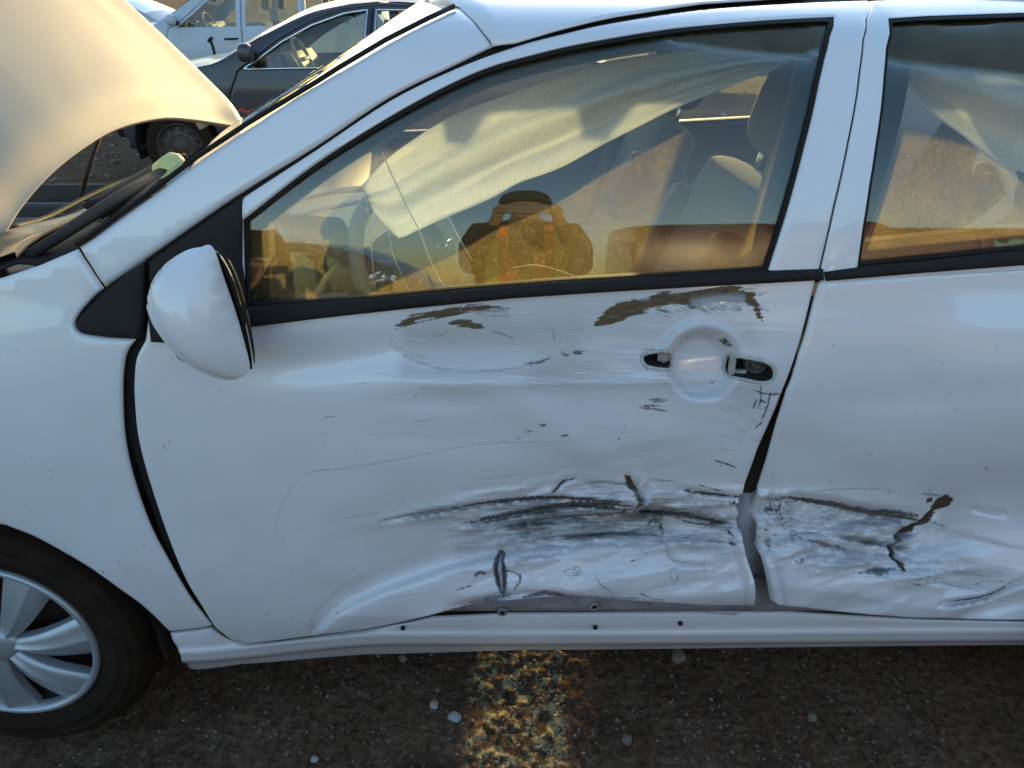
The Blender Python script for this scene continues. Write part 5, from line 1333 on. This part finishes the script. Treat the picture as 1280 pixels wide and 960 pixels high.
# ---------------------------------------------------------------- cars parked beyond
def bg_car(name, loc, rz, label, paint, top, ht, W=1.80, wheel_x=(-1.40, 1.38), wr=.325, near_win=None, doors=(), bumper=True, trim=None, tumble=.22, belt=.93, roof_i=None, sun_rim='steel', front_x=-2.3, rear_x=2.25, cut_front=None):
    """local frame: nose at -x, near side at -y; top = side silhouette from nose to tail, as (x, z, kind)"""
    r = empty(name, loc, rz); tag(r, label, 'car', 'wrecked cars standing in the yard')
    ys = pchip([.15, .30, .5, .75, belt, belt + .1, ht - .10, ht - .02, ht + .05], [.09, .02, 0, .0, .03, .06, tumble, tumble + .08, tumble + .25])
    def Sf(x, z):
        x = np.asarray(x, float)
        return -W / 2 + ys(z) + .10 * np.clip(-1.5 - x, 0, 2) ** 2 + .06 * np.clip(x - 1.6, 0, 2) ** 2
    global MIRROR_Y
    keep = MIRROR_Y; MIRROR_Y = 0
    top2 = [(t[0], t[1] - .005) for t in top]
    def archp(xc): return [(xc + (wr + .06) * math.cos(a), wr + (wr + .06) * math.sin(a)) for a in np.linspace(0, math.pi, 15)]
    lowz = .22
    out = list(top2)
    if top2[-1][1] > lowz: out += [(rear_x, .45), (rear_x - .05, .28)]
    out += [(wheel_x[1] + wr + .06, lowz)] + archp(wheel_x[1]) + [(wheel_x[1] - wr - .06, lowz), (wheel_x[0] + wr + .06, lowz)] + archp(wheel_x[0])
    if cut_front is None: out += [(wheel_x[0] - wr - .06, lowz), (front_x + .06, .28), (front_x, .45)]
    else: out += cut_front
    holes = [w for w in near_win]
    for sg, nm in ((1, 'near_side'), (-1, 'far_side')):
        dh = [inset(d['o'], -.004) for d in doors] if sg > 0 else []
        hs_ = [] if sg > 0 and doors else holes
        if sg > 0 and doors:
            hs_ = dh + [h for h in holes if not any(in_poly(np.array([h[0][0]]), np.array([h[0][1]]), d['o'])[0] for d in doors)]
        body = panel('body_side', out, Sf, paint, r, hs_, step=.05, hem=.01, thick=.006, ysign=sg)
        if sg > 0:
            for d in doors:
                wh = [h for h in holes if in_poly(np.array([np.mean([p[0] for p in h])]), np.array([np.mean([p[1] for p in h])]), d['o'])[0]]
                dr = panel('door', d['o'], Sf, paint, r, wh, step=.04, hem=.008, thick=.006)
                for h in wh:
                    if trim:
                        wt = MB(); wt.tube([(p[0], float(Sf(p[0], p[1])) - .006, p[1]) for p in resample(inset(h, -.012), .05)], .009, 6, closed=True, caps=False); wt.build('window_trim', trim, dr)
                    panel('window', inset(h, .001), Sf, M['glass_bg'], dr, step=.1, hem=0, thick=.004, y_off=.012)
                if 'handle' in d:
                    hx, hz_ = d['handle']; y = float(Sf(hx, hz_))
                    hd = MB(); hd.tube([(hx - .09, y - .005, hz_), (hx - .07, y - .03, hz_), (hx + .07, y - .03, hz_ + .005), (hx + .09, y - .005, hz_ + .005)], .012, 8); hd.build('door_handle', d.get('hmat', paint), dr)
            # shadow-gap backing of the doors
            for d in doors: panel('door_jamb', inset(d['o'], -.03), Sf, M['gap_dark'], r, [inset(d['o'], .03)], step=.08, hem=0, thick=.004, y_off=.02)
            for h in holes:
                if not any(in_poly(np.array([np.mean([p[0] for p in h])]), np.array([np.mean([p[1] for p in h])]), d['o'])[0] for d in doors):
                    panel('window', inset(h, .001), Sf, M['glass_bg'], body, step=.1, hem=0, thick=.004, y_off=.012)
        else:
            for h in holes: panel('window', inset(h, .001), Sf, M['glass_bg'], body, step=.1, hem=0, thick=.004, y_off=.012, ysign=-1)
    MIRROR_Y = keep
    # the skin over the top, cut where glass begins
    runs = []; cur = [top[0]]
    for a, b in zip(top[:-1], top[1:]):
        cur.append(b)
        if b[2] != a[2]: runs.append((a[2], cur)); cur = [b]
    if len(cur) > 1: runs.append((top[-1][2], cur))
    for kind, rn in runs:
        pts = [tuple(p) for p in smooth_path([(p[0], p[1]) for p in rn], 6)] if len(rn) > 2 else [(rn[0][0] + (rn[1][0] - rn[0][0]) * t, rn[0][1] + (rn[1][1] - rn[0][1]) * t) for t in np.linspace(0, 1, 7)]
        G = []
        for x, z in pts:
            y0 = float(Sf(x, z)) + .002
            G.append([(x - .08 * (1 - (2 * s - 1) ** 2) * (1 if x < 0 else -1), y0 * (1 - 2 * s), z + .045 * (1 - (2 * s - 1) ** 2)) for s in np.linspace(0, 1, 17)])
        nm, mt = {'h': ('bonnet', paint), 'w': ('windscreen', M['glass_bg']), 'r': ('roof', paint), 'b': ('rear_window', M['glass_bg']), 't': ('boot_lid', paint)}[kind]
        MB().grid(G).build(nm, mt, r)
    MB().box((0, 0, .30), (rear_x - front_x - .5, W - .25, .04)).build('floor_pan', M['gap_dark'], r); MB().box((-.95, 0, .62), (.5, W - .3, .6), bev=.05).build('bulkhead', M['gap_dark'], r)
    da = MB().prism([(-.95, belt - .1), (-.75, belt + .04), (-.55, belt + .05), (-.48, belt - .05), (-.55, .5), (-.95, .5)], [-.7, .7], True); da.build('dashboard', M['dash'], r)
    bk = MB(); bk.box((-1.5 if cut_front else -1.45, 0, .60), (1.1, W - .55, .45), bev=.06); bk.build('engine', M['gap_dark'], r)
    for sx, sy in ((.05, -.40), (.05, .40)):
        s_ = empty('front_seat'); s_.parent = r; s_.location = (sx, sy, 0)
        soft_box('cushion', (0, 0, .50), (.5, .48, .16), M['seat'], s_, None, .05, 1)
        soft_box('backrest', (.28, 0, .84), (.14, .48, .62), M['seat'], s_, (0, R(18), 0), .05, 1); soft_box('headrest', (.42, 0, belt + .30), (.10, .26, .17), M['seat'], s_, (0, R(10), 0), .04, 1)
    soft_box('rear_seat', (1.05, 0, .80), (.16, 1.3, .62), M['seat'], r, (0, R(20), 0), .05, 1)
    st_ = MB(); MWc = Matrix.Translation((-.36, -.40, belt + .02)) @ Vector((.9, 0, .42)).to_track_quat('Z', 'Y').to_matrix().to_4x4()
    st_.tube([MWc @ Vector((.185 * math.cos(a), .185 * math.sin(a), 0)) for a in np.linspace(0, 2 * math.pi, 33)[:-1]], .016, 8, closed=True, caps=False); st_.tube([MWc @ Vector((-.18, 0, 0)), MWc @ Vector((.18, 0, 0))], .02, 6)
    st_.build('steering_wheel', M['dash_light'], r)
    # wing mirror
    mx_ = -.66; y = float(Sf(mx_, belt + .10))
    mm = MB().tube([(mx_ + .02, y + .01, belt + .06), (mx_ - .02, y - .09, belt + .09)], .03, 10, flat=.6).build('wing_mirror', M['black_plastic'], r)
    cp_ = soft_box('mirror_cap', (mx_ - .02, y - .15, belt + .11), (.13, .20, .15), paint, mm, (0, 0, R(12)), .05, 1)
    # wheels
    for wx in wheel_x:
        for sg in (-1, 1):
            wh = bg_wheel.copy(); COL.objects.link(wh); wh.parent = r; wh.location = (wx, sg * (W / 2 - .04), wr - .012); wh.scale = (wr / .32,) * 3; wh.rotation_euler = (0, wx, 0 if sg < 0 else math.pi)
            for ch in bg_wheel.children: c_ = ch.copy(); COL.objects.link(c_); c_.parent = wh
    for wx in wheel_x:
        for sg in (-1, 1): MB().grid([[(wx + (wr + .065) * math.cos(a), sg * yy, wr + (wr + .065) * math.sin(a)) for a in np.linspace(-.3, math.pi + .3, 16)] for yy in (W / 2 - .03, W / 2 - .35)]).build('wheel_arch_liner', M['gap_dark'], r)
    return r, Sf

M['glass_bg'] = glass_mat('glass_yard', (.86, .89, .84), dust=.035)
Mx = Matrix(((1, 0, 0, 0), (0, 0, 1, 0), (0, -1, 0, 0), (0, 0, 0, 1)))
bg_wheel = empty('wheel')
MB().lathe([(.205, .0), (.22, -.012), (.26, -.016), (.295, .0), (.315, .03), (.32, .10), (.315, .17), (.29, .20), (.205, .20)], Mx, 48).build('tyre', M['tyre'], bg_wheel)
MB().lathe([(.208, -.004), (.203, -.010), (.192, .0), (.185, .03), (.165, .035), (.14, .012), (.10, .008), (.075, .02), (.06, .0), (.03, -.006), (0, -.006)], Mx, 40).build('steel_rim', simple('steel_rim', (.075, .052, .04), .6, metal=.4, var=.3, vscale=20), bg_wheel)
for k in range(12):
    a = 2 * math.pi * k / 12; MB().lathe([(.018, .0205), (.0, .020)], Matrix.Translation((.152 * math.cos(a), -.006, .152 * math.sin(a))) @ Mx, 10).build('rim_hole', M['gap_dark'], bg_wheel)

def doors_of(front, mid, rear, belt, top_f, handles, hmat=None, wf=None, wr_=None):
    return
navy = simple('dark_car_paint', (.040, .036, .046), .38, coat=.3, var=.1, vscale=6)
# dark saloon behind the bonnet
top_d = [(-2.0, .72, 'h'), (-1.6, .86, 'h'), (-1.25, .935, 'h'), (-.98, .985, 'h'), (-.60, 1.18, 'w'), (-.22, 1.345, 'w'), (.10, 1.415, 'r'), (.45, 1.435, 'r'), (.80, 1.405, 'r'), (1.10, 1.32, 'r'), (1.55, 1.10, 'b'), (1.80, 1.03, 't'), (2.20, .98, 't'), (2.28, .80, 't')]
fwd = [(-.72, .945), (-.64, .985), (-.42, 1.13), (-.18, 1.25), (.08, 1.335), (.26, 1.36), (.235, .965)]
rwd = [(.36, 1.362), (.60, 1.36), (.92, 1.30), (1.12, 1.20), (1.02, .995), (.34, .968)]
dd = [{'o': [(-.80, .92), (-.70, .985), (-.44, 1.165), (-.20, 1.285), (.06, 1.375), (.31, 1.40), (.285, .95), (.28, .42), (.25, .26), (-.70, .26), (-.86, .45), (-.90, .70)], 'handle': (.15, .84)},
      {'o': [(.325, 1.402), (.62, 1.395), (.95, 1.335), (1.20, 1.21), (1.10, .97), (1.10, .75), (.95, .58), (.86, .40), (.80, .26), (.265, .26), (.295, .42), (.30, .95)], 'handle': (.98, .86)}]
saloon, Sd = bg_car('parked_saloon', (-1.47, 6.58, 0), 0, 'dark blue saloon with its front bumper torn off, seen beyond the raised bonnet', navy, top_d, 1.435, W=1.80, near_win=[fwd, rwd], doors=dd, trim=M['chrome'], belt=.96, wr=.315,
    front_x=-2.0, cut_front=[(-1.79, .30), (-1.86, .42), (-1.80, .60), (-1.92, .68)])
for k in range(9): MB().box((-1.90 + .05 * random.random(), -.75 + .17 * k, .45 + .25 * random.random()), (.12, .14, .16), Matrix.Rotation(random.random(), 3, 'X'), .01).build('torn_bracket', M['black_plastic'], saloon)
torn = MB()
torn.tube([(-1.75, -.82, .62), (-1.92, -.70, .50), (-2.0, -.5, .38)], .02, 6); torn.build('bumper_bracket', M['black_plastic'], saloon)
sc_ = MB(); y = float(Sd(-.78, .62)) - .004; sc_.grid([[(x, y, z + .01 * math.sin(x * 60)) for x in np.linspace(-.86, -.70, 8)] for z in (.60, .615, .625)]); sc_.build('red_scrape', simple('red_scrape', (.45, .05, .03), .6), saloon)
# white estate behind it
wht = simple('white_estate_paint', (.46, .48, .54), .4, coat=.2, var=.06, vscale=5)
top_s = [(-2.2, .85, 'h'), (-1.7, 1.02, 'h'), (-1.0, 1.10, 'h'), (-.62, 1.32, 'w'), (-.30, 1.52, 'w'), (.0, 1.62, 'r'), (.8, 1.66, 'r'), (1.6, 1.60, 'r'), (1.95, 1.45, 'b'), (2.20, 1.10, 't'), (2.28, .85, 't')]
sf = [(-.66, 1.075), (-.45, 1.22), (-.22, 1.40), (.0, 1.52), (.16, 1.55), (.15, 1.085)]
sr = [(.30, 1.555), (.75, 1.58), (1.0, 1.56), (1.02, 1.10), (.28, 1.09)]
sq = [(1.10, 1.56), (1.5, 1.53), (1.78, 1.40), (1.70, 1.13), (1.12, 1.105)]
sd = [{'o': [(-.78, 1.06), (-.66, 1.11), (-.46, 1.26), (-.24, 1.44), (-.02, 1.565), (.225, 1.60), (.215, 1.05), (.20, .30), (-.72, .30), (-.86, .60), (-.84, .90)], 'handle': (.07, .93), 'hmat': M['black_plastic']},
      {'o': [(.24, 1.602), (.8, 1.625), (1.06, 1.61), (1.08, 1.10), (1.05, .80), (.92, .58), (.84, .30), (.215, .30), (.23, 1.05)], 'handle': (.95, .95), 'hmat': M['black_plastic']}]
estate, Se = bg_car('parked_estate', (-3.95, 11.4, 0), 0, 'white estate car with a dented rear door, standing behind the dark saloon', wht, top_s, 1.66, W=1.84, near_win=[sf, sr, sq], doors=sd, belt=1.06, wr=.345, wheel_x=(-1.42, 1.40))
tp = MB(); y = float(Se(-.20, .8)) - .004
tp.tube([(-.23, y, .93), (-.20, y, .84), (-.19, y, .72)], .018, 6, flat=.3); tp.tube([(-.25, y, .90), (-.19, y - .01, .95)], .02, 6); tp.build('black_scrape', M['black_plastic'], estate)
# silver hatchback facing right, farther left
slv = simple('silver_paint', (.38, .41, .46), .3, metal=.3, coat=.4)
hatch, _ = bg_car('parked_hatchback', (-7.05, 14.6, 0), math.pi, 'silver car with a dark windscreen at the far upper left', slv, top_d, 1.435, W=1.78, near_win=[fwd, rwd], doors=dd, belt=.96, wr=.315)
# a tall van added at the far right, hidden by the white car, to cast shade
top_v = [(-2.3, .95, 'h'), (-1.9, 1.12, 'h'), (-1.6, 1.18, 'h'), (-1.25, 1.55, 'w'), (-.95, 1.85, 'w'), (-.5, 1.93, 'r'), (.8, 1.95, 'r'), (2.2, 1.93, 'r'), (2.36, 1.8, 't'), (2.40, 1.2, 't'), (2.40, .9, 't')]
vf = [(-1.30, 1.17), (-1.0, 1.52), (-.78, 1.72), (-.35, 1.74), (-.35, 1.17)]
vd = [{'o': [(-1.42, 1.12), (-1.04, 1.58), (-.80, 1.80), (-.24, 1.82), (-.24, .35), (-1.02, .35), (-1.36, .80)], 'handle': (-.42, 1.02), 'hmat': M['black_plastic']}]
van, _ = bg_car('added_van', (4.86, 13.9, 0), math.pi, 'tall grey panel van added in the far row behind the white sedan to cast shade', slv, top_v, 1.95, W=1.86, near_win=[vf], doors=vd, belt=1.12, wr=.345, wheel_x=(-1.55, 1.50), tumble=.12)
# cars added behind the photographer to block low sky and darken the lower reflections
row_b = simple('grey_blue_paint', (.10, .12, .15), .3, coat=.4); row_c = simple('dark_red_paint', (.10, .02, .02), .3, coat=.4)
bg_car('parked_estate', (-1.6, -5.3, 0), math.pi, 'grey blue estate car added behind the photographer to block low sky, mirrored in the windows', row_b, top_s, 1.66, W=1.84, near_win=[sf, sr, sq], doors=sd, belt=1.06, wr=.345, wheel_x=(-1.42, 1.40))
bg_car('added_van', (3.3, -5.4, 0), math.pi, 'dark red panel van added behind the photographer to block low sky, mirrored in the rear window', row_c, top_v, 1.95, W=1.86, near_win=[vf], doors=vd, belt=1.12, wr=.345, wheel_x=(-1.55, 1.50), tumble=.12)
bg_car('parked_saloon', (-6.5, -5.3, 0), math.pi, 'grey saloon added behind the photographer to block low sky, mirrored at the far left', row_b, top_d, 1.435, W=1.80, near_win=[fwd, rwd], doors=dd, belt=.96, wr=.315)
for o in list(bg_wheel.children) + [bg_wheel]: bpy.data.objects.remove(o)
# ---------------------------------------------------------------- the photographer, mirrored faintly in the window glass
def skin_mesh(name, chains, root=0, sub=2):
    """chains: lists of (x, y, z, r); the first point of a later chain may be an index into the points so far"""
    vs, es, rs = [], [], []
    for ch in chains:
        prev = None
        for q in ch:
            if isinstance(q, int): prev = q; continue
            vs.append(q[:3]); rs.append(q[3] if len(q) > 3 else .03)
            if prev is not None: es.append((prev, len(vs) - 1))
            prev = len(vs) - 1
    me = bpy.data.meshes.new(name); me.from_pydata(vs, es, [])
    o = bpy.data.objects.new(name, me); COL.objects.link(o)
    sk = o.modifiers.new('skin', 'SKIN')
    for i, r in enumerate(rs):
        rr = r if isinstance(r, tuple) else (r, r)
        me.skin_vertices[0].data[i].radius = rr
    me.skin_vertices[0].data[root].use_root = True
    sb_ = o.modifiers.new('subd', 'SUBSURF'); sb_.levels = sb_.render_levels = sub
    dg = bpy.context.evaluated_depsgraph_get()
    out = bpy.data.meshes.new_from_object(o.evaluated_get(dg))
    bpy.data.objects.remove(o)
    out.polygons.foreach_set('use_smooth', [True] * len(out.polygons))
    return out
px0, py0 = .05, -1.60
def pp(x, y, z, r): return (px0 + x, py0 + y, z, r)
chains = [[pp(0, 0, .93, (.15, .11)), pp(0, .0, 1.10, (.135, .10)), pp(0, .01, 1.27, (.155, .11)), pp(0, .01, 1.38, (.13, .09)), pp(0, .02, 1.47, .055), pp(0, .035, 1.535, .058), pp(0, .05, 1.60, (.080, .092)), pp(0, .045, 1.67, (.078, .090)), pp(0, .04, 1.715, (.05, .06))]]
n0 = 9
chains.append([6, pp(0, .145, 1.585, .016), pp(0, .160, 1.572, .010)])                    # nose
n0 = 11
arm_end = {}
for s in (-1, 1):
    chains.append([3, pp(s * .17, .0, 1.40, .062), pp(s * .205, .06, 1.27, .048), pp(s * .20, .14, 1.15, .042), pp(s * .15, .27, 1.28, .036), pp(s * .105, .365, 1.40, .028), pp(s * .098, .400, 1.435, (.032, .018)), pp(s * .094, .425, 1.465, (.036, .016))])
    arm_end[s] = n0 + 6; n0 += 7
for s in (-1, 1):                                                                          # four fingers and a thumb close round the phone's edge
    for k, (dz, L) in enumerate(((.030, .9), (.012, 1.0), (-.006, .95), (-.022, .75))):
        chains.append([arm_end[s], pp(s * (.098), .440, 1.480 + dz, .0085), pp(s * .094, .440 + .022 * L, 1.484 + dz, .008), pp(s * (.094 - .016 * L), .468, 1.486 + dz, .0072), pp(s * (.094 - .028 * L), .462, 1.487 + dz, .006)])
    chains.append([arm_end[s], pp(s * .080, .425, 1.470, .011), pp(s * .064, .432, 1.480, .009), pp(s * .050, .436, 1.486, .0075)])
    n0 += 19
for s in (-1, 1):
    chains.append([0, pp(s * .09, .0, .86, .092), pp(s * .11, .015, .50, .060), pp(s * .115, -.01, .30, .055), pp(s * .12, -.03, .085, .040), pp(s * .125, .06, .045, (.045, .035)), pp(s * .13, .15, .035, (.042, .028))])
bm_ = skin_mesh('person', chains)
skin_m = simple('skin', (.42, .26, .19), .55); jac = simple('dark_jacket', (.03, .032, .045), .9); jean = simple('work_trousers', (.05, .055, .07), .9); boot = simple('boots', (.03, .022, .016), .7)
for m_ in (jac, jean, skin_m, boot): bm_.materials.append(m_)
for f in bm_.polygons:
    c = f.center; rx = c.x - px0; ry = c.y - py0
    f.material_index = 3 if c.z < .13 else 1 if c.z < .95 else 2 if (c.z > 1.455 and abs(rx) < .2) or (ry > .375 and c.z > 1.3) else 0
person = link(bpy.data.objects.new('person', bm_))
tag(person, 'person in an orange high visibility vest holding up a phone, mirrored in the front window', 'person')
# vest: a loose shell over the torso with yellow bands
def vest_ring(z, t0, t1, n=28, g=1.0):
    rx = float(np.interp(z, [.85, 1.1, 1.27, 1.38, 1.45], [.195, .185, .205, .195, .10])) * g; ry = float(np.interp(z, [.85, 1.1, 1.27, 1.38, 1.45], [.15, .14, .155, .13, .08])) * g
    return [(px0 + rx * math.sin(a), py0 + .01 + ry * math.cos(a), z + .01 * math.cos(2 * a)) for a in np.linspace(t0, t1, n)]
vo_ = MB().grid([vest_ring(z, .12, 2 * math.pi - .12, 40) for z in (.84, .92, 1.0, 1.08, 1.16, 1.22)]).build('vest', simple('hi_vis_orange', (.85, .16, .02), .8), person)
fb = MB()
for s in (-1, 1):
    fb.grid([[(px0 + s * (.065 + .06 * w) * (1.0 if z < 1.4 else .95), py0 + y + (.01 if 0 else 0), z) for w in np.linspace(0, 1.6, 6)] for z, y in ((1.20, .165), (1.30, .168), (1.38, .135), (1.44, .05), (1.45, .0), (1.42, -.07), (1.33, -.125), (1.20, -.15))])
fb.build('vest_shoulder', simple('hi_vis_orange_panel', (.85, .16, .02), .8), person)
yb = simple('hi_vis_yellow', (.75, .80, .10), .6)
for s in (-1, 1):
    MB().grid([[(px0 + s * (.10 + .045 * w), py0 + y + .004, z + .004) for w in np.linspace(0, 1, 4)] for z, y in ((1.00, .15), (1.20, .169), (1.30, .172), (1.38, .139), (1.44, .054), (1.455, .0), (1.425, -.075), (1.2, -.155))]).build('reflective_band', yb, person)
MB().grid([vest_ring(z, .12, 2 * math.pi - .12, 40, 1.02) for z in (.98, 1.03)]).build('reflective_band', yb, person)
hat = MB(); hat.lathe([(.0, .115), (.05, .105), (.085, .07), (.100, .01), (.101, -.02)], Matrix.Translation((px0, py0 + .045, 1.665)), 28)
hat.grid([[(px0 + w * .075, py0 + .13 + t * .075 - abs(w) ** 2 * .03, 1.655 - .012 * t) for w in np.linspace(-1, 1, 9)] for t in (0, .5, 1)]); hat.build('cap', simple('dark_cap', (.025, .025, .03), .9), person)
for s in (-1, 1):
    MB().lathe([(0, .012), (.008, .009), (.012, 0), (.008, -.009), (0, -.012)], Matrix.Translation((px0 + s * .032, py0 + .128, 1.612)), 12).build('eye', simple('eye_white', (.6, .58, .55), .3), person)
    MB().tube([(px0 + s * .086, py0 + .04, 1.57), (px0 + s * .094, py0 + .035, 1.60), (px0 + s * .090, py0 + .03, 1.63)], [.010, .016, .010], 8, flat=.5).build('ear', skin_m, person)
MB().tube([(px0 - .024, py0 + .132, 1.545), (px0, py0 + .140, 1.546), (px0 + .024, py0 + .132, 1.545)], [.003, .0055, .003], 8).build('mouth', simple('lips', (.34, .15, .13), .5), person)
ph = MB().box((px0 + .0, py0 + .447, 1.492), (.162, .009, .076), bev=.004).build('phone', simple('phone_black', (.02, .02, .022), .3), None)
tag(ph, 'black phone held sideways in both hands of the photographer', 'phone')
